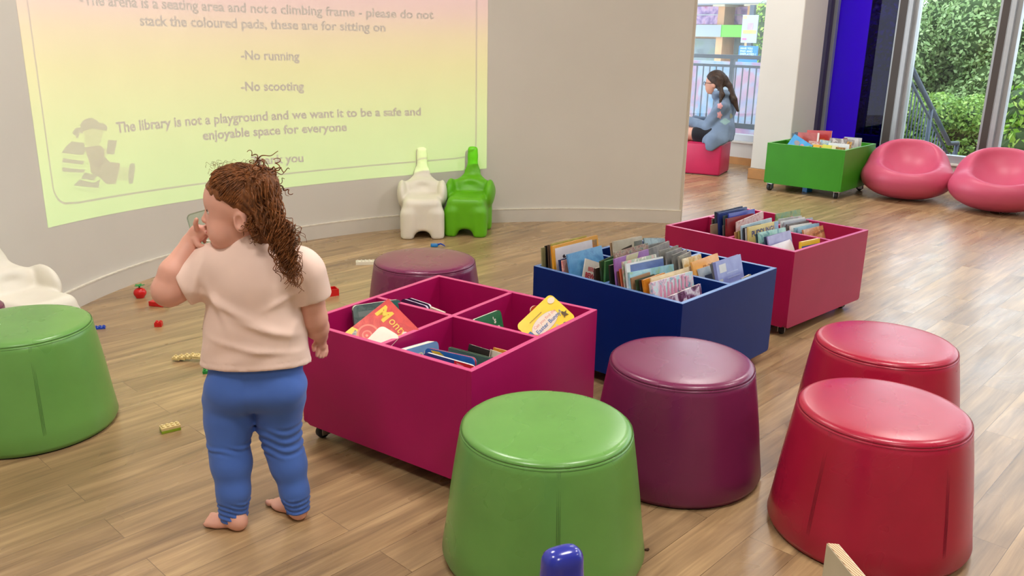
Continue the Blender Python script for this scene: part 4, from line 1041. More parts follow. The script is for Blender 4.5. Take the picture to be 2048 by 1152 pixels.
# blue car-park sign
dd = 6.2; (a, zt), (b, zb2) = wp(1478.5, 91.5, dd), wp(1514, 111.5, dd)
t = thing('sign', 'bright blue car park sign with white writing behind the outdoor railing', 'sign', W((a + b) / 2, dd, GZ)); o0 = Vector(t.location)
tpart('sign_board', [(a, b, dd, dd + 0.02, zb2 - 0.12, zt)], mat('sign_blue', S(28, 128, 226), 0.5, 0.03))
bm = bmesh.new(); hh = zt - zb2
for i, s in enumerate(('HAVE YOU', 'PAID AND', 'DISPLAYED ?')):
    put_text(bm, s, frame(W(a + 0.03, dd - 0.003, zt - hh * (0.36 + 0.30 * i)), WD, -WN), hh * 0.30, 0.01, width=(b - a) * (0.66, 0.66, 0.86)[i])
bm.transform(Matrix.Translation(-o0)); from_bm('lettering', bm, mat('sign_white', S(236, 244, 250), 0.6, 0.0), t)
tpart('post', [((a + b) / 2 - 0.04, (a + b) / 2 + 0.04, dd + 0.03, dd + 0.10, GZ, zt - 0.02)], M_RAIL)
bush('light green young tree right of the banner outside', [(W(wp(1527, 90, 9.6)[0], 9.6, 0.9), (.35, .4, .9)), (W(wp(1532, 60, 9.6)[0], 9.6, 1.5), (.35, .4, .6))], LM3, 0.09, 1800, 71, 'tree', None, 'young_tree')
# ------------------------------------------------------------------ the standing toddler (seen from behind, head turned to the left)
def J(px, py, y=2.13): return at_y(px, py, y)
M_SKIN = mat('toddler_skin', S(226, 168, 148), 0.5, 0.05, 14, sss=0.12, bmp=0.02, bscale=200)
def cloth_mat(name, c, var=0.05, scale=900):
    m, t, b = nodes(name); co = obj_co(t); f = noise(t, co, 9, 3)
    lo = tuple(x * (1 - var) for x in c[:3]) + (1,); hi = tuple(min(1, x * (1 + var)) for x in c[:3]) + (1,)
    t.links.new(ramp(t, f, [(0.3, lo), (0.7, hi)]), b.inputs['Base Color']); b.inputs['Roughness'].default_value = 0.9; b.inputs['Specular IOR Level'].default_value = 0.2
    b.inputs['Sheen Weight'].default_value = 0.15
    bump(t, b, noise(t, co, scale, 2), 0.08, 0.001); return m
M_SHIRT = cloth_mat('peach_cotton', S(238, 208, 194)); M_LEG = cloth_mat('blue_jersey', S(76, 110, 188))
def hair_mat(name, c0, c1):
    m, t, b = nodes(name); co = obj_co(t); f = noise(t, co, 26, 5, 0.6, 0.5); g = noise(t, co, 150, 2)
    a = ramp(t, f, [(0.3, c0), (0.7, c1)]); d = ramp(t, g, [(0.35, (0.7, 0.7, 0.7, 1)), (0.65, (1.15, 1.15, 1.15, 1))])
    t.links.new(mixc(t, 1.0, a, d, 'MULTIPLY'), b.inputs['Base Color']); b.inputs['Roughness'].default_value = 0.5; b.inputs['Specular IOR Level'].default_value = 0.35; return m
M_HAIR = hair_mat('copper_curls', S(86, 48, 22), S(152, 92, 46))
HC = J(474, 402); H_ = np.array([-0.9925, -0.122, 0]); L_ = np.array([0.122, -0.9925, 0]); U_ = np.array([0, 0, 1.0])
HX = np.stack([H_, L_, U_], 1)
def hp(a, b, c): return A(HC) + H_ * a + L_ * b + U_ * c
def he(c, r): return ell(hp(*c), r, HX)
def head_field():
    f = union([he((0, 0, 0.004), (.081, .069, .078)), he((-.022, 0, -.002), (.070, .068, .072))], .02)
    f = union([f, he((.030, 0, -.062), (.047, .051, .058)), he((.034, .027, -.080), (.030, .029, .032)), he((.034, -.027, -.080), (.030, .029, .032))], .025)
    f = union([f, he((.046, 0, -.112), (.019, .021, .015))], .02)
    f = minus(f, he((.081, .031, -.022), (.012, .016, .009)), .012); f = minus(f, he((.081, -.031, -.022), (.012, .016, .009)), .012)
    f = union([f, cone(hp(.072, 0, -.026), hp(.0835, 0, -.046), .0065, .0082), he((.078, .008, -.050), (.008, .006, .005)), he((.078, -.008, -.050), (.008, .006, .005))], .007)
    f = union([f, he((.072, 0, -.082), (.009, .015, .007))], .008)
    for s in (1, -1):
        ear = he((-.018, .070 * s, -.040), (.0165, .0085, .027)); ear = minus(ear, he((-.0145, .0775 * s, -.037), (.0095, .0075, .0165)), .002)
        f = union([f, ear], .005)
    return f
LEGL = [(J(461, 800, 2.12), .074), (J(459, 845, 2.115), .0615), (J(457, 888, 2.10), .0485), (J(463, 926, 2.09), .0505), (J(467, 981, 2.075), .041), (J(467, 1026, 2.07), .0385)]
LEGR = [(J(560, 795, 2.13), .070), (J(558, 848, 2.135), .0545), (J(566, 890, 2.135), .048), (J(577, 928, 2.13), .046), (J(589, 981, 2.12), .036), (J(596, 1016, 2.115), .032)]
def legchain(L, shrink=0.0, k=0.02): return chain([p for p, r in L], [r - shrink for p, r in L], k)
SHL, ELL_, WRL = J(412, 548, 2.12), J(338, 580, 2.085), J(380, 487, 2.125)
SHR, ELR, WRR = J(612, 548, 2.13), J(628, 636, 2.155), J(641, 672, 2.225)
def finger(pts, r): return chain(pts, [r, r * .95, r * .85, r * .75][:len(pts)], .002)
def foot(heel, toe, w):
    heel, toe = A(heel), A(toe); d = toe - heel; L = np.linalg.norm(d); d = d / L; s = np.array([-d[1], d[0], 0]); up = np.array([0, 0, 1.0])
    at = lambda f, g, z: heel + d * (L * f) + s * g + up * z
    R = np.stack([d, s, up], 1)
    fs = [ell(at(.13, 0, .020), (.024, .022, .022), R), cone(at(.15, 0, .03), at(.62, 0, .016), .024, .020), ell(at(.68, .002, .013), (.032, .030, .015), R), cone(at(.2, 0, .032), at(.26, 0, .060), .022, .020)]
    f = union(fs, .014)
    toes = [ell(at(.93 - .03 * abs(i - .3), (-.022 + i * .0115) * w, .0095), (.014 if i else .016, .0062 if i else .0085, .0075 if i else .009), R) for i in range(5)]
    return union([f, union(toes, .002)], .005)
def body_field():
    f = union([head_field(), cone(hp(-.012, 0, -.07), J(507, 500, 2.135), .043, .050)], .02)
    tor = union([ell(J(508, 585), (.108, .070, .10)), ell(J(511, 690), (.118, .082, .10)), ell(J(512, 764), (.122, .088, .060)), cone(J(425, 533, 2.125), J(600, 535, 2.135), .045, .045)], .04)
    f = union([f, tor], .03)
    f = union([f, legchain(LEGL, .010), legchain(LEGR, .010)], .008)
    armL = union([cone(SHL, ELL_, .044, .041), cone(ELL_, J(349, 545, 2.09), .042, .037), cone(J(349, 545, 2.09), WRL, .037, .0215)], .012)
    armR = union([cone(SHR, ELR, .040, .034), cone(ELR, J(634, 655, 2.18), .034, .031), cone(J(634, 655, 2.18), WRR, .031, .021)], .012)
    f = union([f, armL, armR], .012)
    # left hand at the mouth: palm, index raised, the others bent under the chin
    PL = J(394, 466, 2.125)
    hand = union([cone(WRL, PL, .021, .021, .72, (0, 1, 0)), ell(J(398, 465, 2.125), (.017, .014, .020))], .008)
    fl = [finger([J(393, 457, 2.108), J(391, 447, 2.100), J(393, 439, 2.096)], .0066), finger([J(402, 462, 2.122), J(408, 456, 2.128), J(415, 451, 2.134)], .0068),
          finger([J(403, 468, 2.135), J(411, 468, 2.145), J(413, 474, 2.15)], .0064), finger([J(400, 474, 2.135), J(408, 478, 2.142), J(409, 484, 2.140)], .0060),
          finger([J(389, 478, 2.112), J(396, 490, 2.108), J(405, 493, 2.110)], .0075)]
    f = union([f, hand], .010); f = union([f, union(fl, .0015)], .004)
    # right hand hanging by the box
    hand = union([cone(WRR, J(643, 686, 2.235), .020, .020, .65, (1, 0.3, 0)), ell(J(643, 689, 2.238), (.013, .020, .018))], .008)
    fr = [finger([J(636 + 5.2 * i, 694 - (2 if i in (0, 3) else 0), 2.222 + .010 * i), J(636 + 5.6 * i, 705 - (2 if i in (0, 3) else 0), 2.216 + .010 * i), J(634 + 5.6 * i, 714 - (3 if i in (0, 3) else 0), 2.210 + .010 * i)], .0064) for i in range(4)]
    fr.append(finger([J(634, 683, 2.220), J(628, 692, 2.206), J(628, 700, 2.200)], .0070))
    f = union([f, hand], .010); f = union([f, union(fr, .001)], .004)
    f = union([f, foot((-.722, 2.050, 0), (-.838, 2.087, 0), 1.0), foot((-.572, 2.100, 0), (-.682, 2.200, 0), -1.0)], .012)
    return inter(f, half((0, 0, 0.001), (0, 0, -1)), .002)
def shirt_field():
    f = union([ell(J(508, 575), (.126, .086, .105)), ell(J(511, 660), (.134, .096, .105)), cone(J(511, 660), J(513, 775), .104, .112, .72, (0, 1, 0)), ell(J(513, 735), (.146, .105, .10))], .05)
    f = union([f, cone(J(428, 528, 2.125), J(596, 532, 2.135), .054, .054), cone(J(505, 492, 2.135), J(508, 560), .058, .075)], .045)
    slL = inter(cone(J(420, 540, 2.122), J(352, 577, 2.092), .060, .056), half(J(363, 572, 2.10), A(ELL_) - A(SHL)), .004)
    slR = inter(cone(SHR, J(630, 610, 2.150), .053, .050), half(J(629, 592, 2.145), A(ELR) - A(SHR)), .004)
    f = union([f, slL, slR], .022)
    hem = half(J(514, 744, 2.03), (0.03, -0.16, -1)); f = inter(f, hem, .003)
    o1 = A(J(470, 660, 2.04)); 
    def g(P):
        d = f(P)
        back = np.clip((2.13 - P[:, 1]) / 0.05, 0, 1)
        w = fold(P, J(455, 620, 2.04), J(530, 690, 2.04) - J(455, 620, 2.04), (0.5, 0, 1), .0060, .012, .08) + fold(P, J(530, 665, 2.03), J(610, 700, 2.03) - J(530, 665, 2.03), (0.35, 0, 1), .0055, .010, .07)
        w = w + fold(P, J(500, 705, 2.02), (1, 0, -.25), (0.2, 0, 1), .004, .009, .10) + fold(P, J(430, 600, 2.06), (0.45, 0, -1), (1, 0, .45), .005, .010, .06) + fold(P, J(590, 650, 2.05), (-0.4, 0, -1), (1, 0, -.4), .004, .010, .07)
        w = w + fold(P, J(560, 610, 2.03), (1, 0, .5), (-.5, 0, 1), .003, .008, .05) + fold(P, J(392, 560, 2.05), (.3, 0, 1), (1, 0, -.3), .0035, .008, .06)
        w = w + 0.0022 * np.sin(P[:, 0] * 46 + 3 * np.sin(P[:, 2] * 18)) * np.clip((0.62 - P[:, 2]) / 0.15, 0, 1)
        hz = P[:, 2] - A(J(514, 744, 2.03))[2] - 0.03 * (P[:, 0] - A(J(514, 744))[0]) + .16 * (P[:, 1] - 2.03); w = w * np.clip((hz - .012) / .035, .08, 1)
        return d - 1.7 * w * back + 0.0018 * np.exp(-((hz - .016) / .002) ** 2)
    return g
def legging_field():
    f = union([ell(J(512, 722), (.126, .092, .060)), ell(J(513, 768), (.136, .098, .070)), ell(J(462, 785, 2.085), (.064, .050, .066)), ell(J(556, 780, 2.095), (.060, .047, .062))], .03)
    f = union([f, legchain(LEGL, 0, .025), legchain(LEGR, 0, .025)], .010)
    def rings(P, c, z0, z1, amp, fr):
        q = np.abs(P[:, 0] - c[0]) < .075; w = np.clip((P[:, 2] - z0) / .01, 0, 1) * np.clip((z1 - P[:, 2]) / .015, 0, 1)
        return q * w * amp * np.sin((P[:, 2] + .22 * (P[:, 0] - c[0]) + .006 * np.sin(P[:, 0] * 60)) * fr)
    zl, zr = A(LEGL[5][0])[2], A(LEGR[5][0])[2]
    def g(P):
        d = f(P)
        w = rings(P, A(LEGL[5][0]), zl - .02, zl + .055, .0030, 420) + rings(P, A(LEGR[5][0]), zr - .02, zr + .05, .0028, 430)
        kl, kr = A(LEGL[2][0]), A(LEGR[2][0])
        w = w + rings(P, kl, kl[2] - .012, kl[2] + .022, .0028, 330) + rings(P, kr, kr[2] - .02, kr[2] + .085, .0026, 250)
        seam = 0.0016 * np.exp(-((P[:, 0] - A(J(512, 800))[0]) / .003) ** 2) * (P[:, 1] < 2.1)
        return d - w + seam
    g2 = inter(g, half(J(512, 688), (0, 0, 1)), .01)
    # leg ends
    def cut(P):
        d = g2(P); mid = (A(LEGL[5][0])[0] + A(LEGR[5][0])[0]) / 2
        zc = np.where(P[:, 0] < mid, zl - .016 + .10 * (P[:, 0] - A(LEGL[5][0])[0]), zr - .010 + .16 * (P[:, 0] - A(LEGR[5][0])[0]))
        return smax(d, zc - P[:, 2], .005)
    return cut
kid = thing('person', 'toddler standing barefoot in peach t-shirt and blue leggings with long copper curls', 'person', (HC.x, 2.12, 0))
def child_of(o, t):
    o.parent = t; o.matrix_parent_inverse = Matrix.Translation(-Vector(t.location)); return o
LO, HI = (-1.02, 1.93, -0.01), (-0.42, 2.36, 1.05)
child_of(soft('body', body_field(), LO, HI, 0.0032, M_SKIN, None, 1), kid)
child_of(soft('t_shirt', shirt_field(), LO, HI, 0.0045, M_SHIRT, None, 2), kid)['label'] = 'pale peach short-sleeved t-shirt'
child_of(soft('leggings', legging_field(), LO, HI, 0.0040, M_LEG, None, 1), kid)['label'] = 'blue ankle-length leggings gathered at the cuffs'
child_of(soft('lips', union([ell(hp(.0775, 0, -.0790), (.0046, .013, .0030), HX), ell(hp(.0750, 0, -.0855), (.0046, .011, .0032), HX)], .001), hp(.078, 0, -.082) - .03, hp(.078, 0, -.082) + .03, .0012, mat('toddler_lips', S(186, 84, 84), 0.4, 0.04), None, 1), kid)
for s in (1, -1):
    e = soft('eye', ell(hp(.0630, .030 * s, -.022), (.0060, .0095, .0060), HX), hp(.064, .030 * s, -.022) - .02, hp(.064, .030 * s, -.022) + .02, .0014, mat('eye_white', S(225, 215, 208), 0.25, 0.02), None, 1); child_of(e, kid)
    bm = bmesh.new(); add_tube(bm, [Vector(hp(.0690 - abs(k) * .35, (.031 + k) * s, -.0165 - abs(k) * .25)) for k in (-.010, -.005, 0, .005, .010)], [.0008, .0013, .0015, .0013, .0008], 6); child_of(from_bm('eyelashes', bm, mat('lash', S(70, 40, 26), 0.7, 0)), kid)
# hair: scalp cap, gathered crown, falling mass, and many curly strands
def hair_field():
    cap = union([he((-.003, 0, .008), (.0825, .0720, .0805)), he((-.026, 0, -.002), (.073, .0715, .0755))], .02)
    cap = inter(cap, lambda P: ((P - A(HC)) @ (H_ * .47 - U_ * .88)) - .006, .012)
    back = he((-.058, .010, -.045), (.042, .058, .075)); back = inter(back, lambda P: ((P - A(HC)) @ H_) + .032, .008)
    crown = union([ell(J(524, 356, 2.10), (.034, .036, .031)), ell(J(533, 378, 2.085), (.031, .035, .037))], .02)
    fall = chain([J(527, 395, 2.08), J(541, 440, 2.055), J(560, 485, 2.045), J(576, 525, 2.04)], [.042, .030, .021, .010], .02)
    f = union([cap, back], .02); f = union([f, crown, fall], .02)
    def g(P):
        q = P - A(HC); n = .0016 * np.sin(q[:, 0] * 150 + 3 * np.sin(q[:, 2] * 70)) * np.sin(q[:, 2] * 130 + 2 * np.sin(q[:, 0] * 90)) + .0015 * np.sin(q[:, 0] * 310 + q[:, 2] * 270 + 2 * np.sin(q[:, 1] * 160))
        return f(P) + n
    return g
child_of(soft('hair', hair_field(), (-.85, 1.92, .62), (-.48, 2.26, 1.04), .0042, M_HAIR, None, 0), kid)
rng = random.Random(4)
bm = bmesh.new()
def bez(p, n): 
    p = [Vector(q) for q in p]; out = []
    for i in range(n + 1):
        t = i / n; q = list(p)
        while len(q) > 1: q = [q[k].lerp(q[k + 1], t) for k in range(len(q) - 1)]
        out.append(q[0])
    return out
def curl(path, r0, r1, turns, rad, n=46, sides=5):
    c = bez(path, n); ph = rng.uniform(0, 6.28); out = []
    for i, p in enumerate(c):
        t = i / n; d = (c[min(i + 1, n)] - c[max(i - 1, 0)]).normalized(); a = d.orthogonal().normalized(); a = (Vector((1, 0, 0)) - d * d.x); a = a.normalized() if a.length > .1 else d.orthogonal().normalized(); b = d.cross(a)
        r = r0 + (r1 - r0) * t; an = ph + turns * 2 * PI * t; out.append(p + a * r * math.cos(an) + b * r * math.sin(an))
    add_tube(bm, out, [rad * (1 - .55 * (i / n)) for i in range(n + 1)], sides)
for i in range(270):      # ringlets down the back
    sx = rng.gauss(0, 1); st = J(525 + sx * 12 + rng.uniform(-6, 10), 352 + rng.uniform(0, 100), 2.052 + rng.uniform(-.03, .03)); k = rng.random()
    ex, ey = 562 + k * 34 + sx * 8, 470 + 118 * rng.random() ** .8 * (0.55 + .45 * k)
    md = J(545 + sx * 12 + rng.uniform(-4, 4), 440 + rng.uniform(-10, 20), 2.025 + rng.uniform(-.025, .015))
    curl([st, md, J(ex - 6, ey - 40, 2.020 + rng.uniform(-.02, .012)), J(ex, ey, 2.022 + rng.uniform(-.018, .008))], .003, rng.uniform(.005, .0095), rng.uniform(3, 6.5), rng.uniform(.0011, .0022))
def scalp(d, k):          # point of the hair shell in head direction d
    d = np.array(d, float); d /= np.linalg.norm(d); r = np.array([.087, .076, .0845]); t_ = 1 / np.sqrt(((d / r) ** 2).sum()); q = d * t_ * k; return Vector(hp(q[0] - .004, q[1], q[2] + .008))
CROWN = np.array([-.62, .16, .74])
def sweep(d0, d1, k0, k1, r1, turns, rad, n=24):
    pts = []
    for i in range(5):
        u = i / 4; d = np.array(d0) * (1 - u) + np.array(d1) * u + np.array([0, 0, 0.10]) * math.sin(PI * u); pts.append(scalp(d, k0 + (k1 - k0) * u + .02 * math.sin(PI * u)))
    curl(pts, .0008, r1, turns, rad, n, 5)
for i in range(620):      # waves swept back from the hairline to the crown, near side, top and far side
    an = rng.uniform(-1.5, 1.75); b_ = math.sin(an); c_ = math.cos(an); a_ = rng.uniform(-.35, .98) if abs(an) < 1.0 else rng.uniform(-.4, .55 - .35 * (abs(an) - 1))
    hl = -.02 + .45 * (a_ - .2) * .95; c_ = max(c_, hl + .10)
    j = np.array([rng.gauss(0, .10), rng.gauss(0, .12), rng.gauss(0, .10)])
    sweep((a_, b_ * .95, c_ * .9), CROWN + j, 1.0 + rng.uniform(0, .015), 1.03 + rng.uniform(0, .10), rng.uniform(.0015, .0045), rng.uniform(1.2, 3.2), rng.uniform(.0008, .0015))
for i in range(260):      # hair falling from the crown over the back of the head
    j = np.array([rng.gauss(0, .14), rng.gauss(0, .16), rng.gauss(0, .12)])
    sweep(CROWN + j, (-.75 + rng.uniform(-.15, .15), rng.uniform(-.2, .62), rng.uniform(-.95, -.1)), 1.02, 1.05 + rng.uniform(0, .10), rng.uniform(.002, .005), rng.uniform(1.5, 4), rng.uniform(.0009, .0017), 30)
for i in range(70):       # loose coils round the crown knot
    c = J(528 + rng.gauss(0, 12), 362 + rng.gauss(0, 16), 2.085 + rng.gauss(0, .016)); d = Vector((rng.gauss(0, 1), rng.gauss(0, 1), rng.gauss(.2, 1))).normalized() * .034
    e = c + d + Vector((rng.gauss(.006, .012), rng.gauss(0, .012), rng.gauss(-.004, .014))); curl([c, c + d * .9, e], .003, rng.uniform(.004, .008), rng.uniform(1.2, 2.6), rng.uniform(.0013, .0024), 26)
for i in range(26):       # short curls behind the ear and at the nape
    s = J(500 + rng.uniform(-8, 28), 435 + rng.uniform(-10, 28), 2.06); curl([s, s + Vector((.004, -.012, -.02)), s + Vector((rng.uniform(-.03, .02), -.006, rng.uniform(-.045, -.02)))], .002, .005, 2.2, .0017, 22)
for i in range(34):       # fine flyaway hairs
    an = rng.uniform(-.7, .9); a0 = rng.uniform(-.06, .07); p0 = hp(a0, .07 * math.sin(an), .082 * math.cos(an) + .006); d = Vector(p0) - Vector(hp(0, 0, 0)); d.normalize()
    curl([p0, Vector(p0) + d * .016, Vector(p0) + d * .018 + Vector((.03, 0, -.004))], .002, .004, 1.3, .0005, 18, 4)
for k, (x, y) in enumerate(((508, 322), (524, 318), (432, 345))): curl([J(x + 14, y + 18, 2.09), J(x + 4, y - 10, 2.09), J(x - 14, y + 2, 2.09), J(x + 10, y + 8, 2.09)], .001, .002, .7, .0009, 26, 5)
child_of(from_bm('curls', bm, M_HAIR, None, True), kid)['label'] = 'copper ringlets falling down the back'
# clear plastic tub held at the chin
M_CLEAR = glass_mat('clear_plastic', (0.90, 0.97, 0.91, 1), 0.12, 2.6); M_TEAL = mat('navy_label', S(40, 44, 120), 0.4, 0.05)
tub = thing('plastic_tub', 'clear plastic tub with its lid flipped up in front of the toddler\'s chin', 'tub', J(420, 488, 2.20)); to = Vector(tub.location)
bm = bmesh.new(); Mt = Matrix.Translation(Vector((0, 0, -.022))) @ Matrix.Rotation(0.15, 4, 'Z')
def shell(bm, w, d, h, r, M):
    o = rrect(-w, -d, w, d, r, 5); i_ = rrect(-w * .94, -d * .92, w * .94, d * .92, r * .9, 5); n = len(o); lay = []
    for pl_, z in ((rrect(-w * .9, -d * .9, w * .9, d * .9, r, 5), 0), (o, h), (i_, h), (rrect(-w * .84, -d * .82, w * .84, d * .82, r * .9, 5), .002)): lay.append([bm.verts.new(M @ Vector((p[0], p[1], z))) for p in pl_])
    for a, b in zip(lay, lay[1:]):
        for k in range(n): bm.faces.new((a[k], a[(k + 1) % n], b[(k + 1) % n], b[k]))
    bm.faces.new(lay[0][::-1]); bm.faces.new(lay[-1])
shell(bm, .036, .028, .036, .012, Mt); from_bm('tub', bm, M_CLEAR, tub)
bm = bmesh.new()
rim = [Mt @ Vector((p[0], p[1], .0372)) for p in rrect(-.037, -.029, .037, .029, .012, 5)]; add_tube(bm, rim + [rim[0]], .0022, 6, False); from_bm('rim', bm, mat('milky_rim', S(226, 234, 222), 0.3, 0.02), tub)
bm = bmesh.new(); Ml = Mt @ Matrix.Translation((-.012, .030, .040)) @ Matrix.Rotation(math.radians(66), 4, 'X') @ Matrix.Rotation(0.28, 4, 'Z'); add_poly(bm, rrect(-.036, 0, .036, .066, .012, 5), Ml, .0025); rl_ = [Ml @ Vector((q[0], q[1], .0012)) for q in rrect(-.036, 0, .036, .066, .012, 5)]; add_tube(bm, rl_ + [rl_[0]], .0016, 6, False); from_bm('lid', bm, M_CLEAR, tub)
bm = bmesh.new(); add_box(bm, (.030, -.026, .006), (.0335, -.012, .030), Mt, .001, 1); from_bm('label_patch', bm, M_TEAL, tub)
# ------------------------------------------------------------------ the girl reading on the cube seat by the window
def G(px, py, y=8.62): return at_y(px, py, y)
GH = np.array([-0.86, 0.51, 0]); GL = np.array([-0.51, -0.86, 0]); GX = np.stack([GH, GL, U_], 1)
GC = G(1431, 163)
def gp(a, b, c): return A(GC) + GH * a + GL * b + U_ * c
def ge(c, r): return ell(gp(*c), r, GX)
SEAT = 0.312
girl = thing('person', 'girl in a denim jacket with a long brown ponytail, seated reading by the window', 'person', (1.94, 8.62, 0))
hip = np.array([2.035, 8.565, SEAT + 0.085])
chest = A(G(1451, 213)); nk = A(G(1439, 186))
def gbody():
    f = union([ge((0, 0, 0), (.094, .075, .095)), ge((.030, 0, -.055), (.062, .058, .070)), ge((.055, 0, -.098), (.022, .022, .018)), ge((.094, 0, -.035), (.014, .009, .013)), ge((.080, 0, -.072), (.012, .020, .008)), ge((-.012, .076, -.030), (.018, .008, .030)), ge((-.012, -.076, -.030), (.018, .008, .030))], .02)
    f = union([f, cone(gp(-.03, 0, -.06), nk, .046, .05)], .02)
    f = union([f, cone(nk - U_ * .03, hip, .05, .12, .75, GH)], .05)
    for s in (1, -1):
        o = hip + GL * .075 * s; kn = o + GH * .36 + np.array([0, 0, -.02]); an = kn + GH * .03 + np.array([0, 0, -SEAT + .02])
        an[2] = .055; f = union([f, cone(o, kn, .078, .056), cone(kn, an, .054, .034)], .03)
        toe = an + GH * .15; toe[2] = .03; f = union([f, cone(np.array([an[0], an[1], .035]), toe, .036, .026)], .02)
        sh = chest + GL * .140 * s; el = sh + GH * .11 + GL * .02 * s + np.array([0, 0, -.20]); wr = el + GH * .24 - GL * .085 * s + np.array([0, 0, .046])
        f = union([f, cone(sh, el, .05, .04), cone(el, wr, .04, .026)], .02)
        pm = wr + GH * .05; f = union([f, ell(pm, (.045, .018, .035), GX)], .012)
        fg = [chain([pm + GH * .03 + U_ * (.024 - .016 * i), pm + GH * .065 + U_ * (.026 - .016 * i), pm + GH * .085 - GL * .02 * s + U_ * (.026 - .016 * i)], [.0085, .008, .007], .003) for i in range(4)]
        fg.append(chain([pm + U_ * .02 - GL * .01 * s, pm + GH * .03 + U_ * .045 - GL * .022 * s], [.010, .008], .003))
        f = union([f, union(fg, .001)], .006)
    return inter(f, half((0, 0, .002), (0, 0, -1)), .003)
M_SKIN2 = mat('girl_skin', S(214, 160, 138), 0.5, 0.04, 12, sss=0.1)
GLO, GHI = (1.30, 8.10, -.01), (2.45, 9.10, 1.05)
child_of(soft('body', gbody(), GLO, GHI, .0068, M_SKIN2, None, 1), girl)
def gjacket():
    f = union([cone(nk - U_ * .03, chest, .085, .125, .72, GH), cone(chest + np.array([0, 0, .03]), hip + np.array([0, 0, -.05]), .125, .150, .74, GH), cone(chest + GL * .135, chest - GL * .135, .072, .072)], .03)
    f = union([f, cone(hip + U_ * .02 - GH * .02, hip + np.array([0, 0, -.085]) + GL * .05, .15, .185, .78, GH)], .04)
    for s in (1, -1):
        sh = chest + GL * .140 * s; el = sh + GH * .11 + GL * .02 * s + np.array([0, 0, -.20]); wr = el + GH * .22 - GL * .075 * s + np.array([0, 0, .042])
        f = union([f, cone(sh, el, .070, .062), cone(el, wr, .060, .046)], .010)
    hood = union([ell(nk + np.array([0, 0, .005]) - GH * .03, (.108, .120, .055), GX)], 0)
    f = union([f, hood], .015)
    # front left open, bottom hem; the skirt of the jacket hangs over the near side of the seat
    seatbox = rbox((2.013 + .449 * .2 - .893 * .18, 8.366 + .893 * .2 + .449 * .18, SEAT / 2 - .01), (.2, .18, SEAT / 2 + .012), .02, np.array([[.449, -.893, 0], [.893, .449, 0], [0, 0, 1.0]]))
    f = minus(f, seatbox, .004)
    def zc(P): # hem drops toward the near-left corner
        q = P - A(hip); return (-.06 - .10 * np.clip((q @ GL) / .16, -.2, 1) * np.clip(1 + (q @ GH) / .12, 0, 1)) - q[:, 2]
    f = inter(f, zc, .01)
    f = minus(f, ge((.0, 0, -.03), (.10, .074, .085)), .004)
    def g(P):
        q = P - A(hip); lo = np.clip((.22 - q[:, 2]) / .2, 0, 1)
        w = .006 * np.sin((q @ GL) * 62 + 2 * np.sin(q[:, 2] * 14)) * lo + .004 * np.sin(q[:, 2] * 60 + (q @ GH) * 50 + 2 * np.sin((q @ GL) * 30)) * (1 - lo)
        return f(P) - w
    return g
M_DENIM = cloth_mat('washed_denim', S(116, 134, 158), 0.14, 300)
child_of(soft('jacket', gjacket(), GLO, GHI, .008, M_DENIM, None, 1), girl)['label'] = 'light denim hooded jacket with patches on the back'
child_of(soft('hood_lining', minus(ell(nk + np.array([0, 0, .036]) - GH * .022, (.096, .108, .042), GX), ge((.0, 0, -.03), (.095, .070, .085)), .003), GLO, GHI, .007, cloth_mat('pale_blue_lining', S(170, 196, 220)), None, 1), girl)
M_HAIR2 = hair_mat('brown_hair', S(38, 26, 20), S(74, 52, 38))
def ghair():
    cap = union([ge((-.008, 0, .010), (.104, .085, .102)), ge((-.04, 0, -.01), (.075, .078, .085))], .02)
    cap = inter(cap, lambda P: ((P - A(GC)) @ (GH * .62 - U_ * .78)) - .020, .01)
    tail = chain([gp(-.095, 0, .02), A(G(1458, 172, 8.55)), A(G(1468, 200, 8.50)), A(G(1476, 222, 8.47))], [.034, .032, .030, .012], .02)
    lock = chain([gp(-.06, .05, -.04), A(G(1444, 190, 8.50)), A(G(1440, 206, 8.46))], [.035, .024, .010], .02)
    f = union([cap, tail, lock], .02)
    return lambda P: f(P) + .0022 * np.sin((P - A(GC)) @ GL * 260 + 3 * np.sin(P[:, 2] * 22)) 
child_of(soft('hair', ghair(), (1.6, 8.2, .5), (2.6, 9.0, 1.05), .0062, M_HAIR2, None, 1), girl)['label'] = 'long brown hair tied in a ponytail'
bm = bmesh.new(); c = Vector(gp(-.100, 0, .022)); add_tube(bm, [c + Vector(GL) * .036 * math.cos(a) + Vector((0, 0, 1)) * .036 * math.sin(a) for a in [2 * PI * k / 16 for k in range(17)]], .008, 6, False); child_of(from_bm('hair_tie', bm, M_BLACKPL), girl)
# glasses
bm = bmesh.new()
for s in (1, -1):
    c = Vector(gp(.098, .034 * s, -.018)); add_tube(bm, [c + Vector(GL) * .024 * math.cos(a) + Vector((0, 0, 1)) * .019 * math.sin(a) + Vector(GH) * .002 for a in [2 * PI * k / 16 for k in range(17)]], .0022, 6, False)
    add_tube(bm, [Vector(gp(.097, .058 * s, -.014)), Vector(gp(.045, .080 * s, -.014)), Vector(gp(-.010, .082 * s, -.016))], .0022, 6)
add_tube(bm, [Vector(gp(.101, .010, -.016)), Vector(gp(.104, 0, -.013)), Vector(gp(.101, -.010, -.016))], .0022, 6)
child_of(from_bm('glasses', bm, M_BLACKPL), girl)
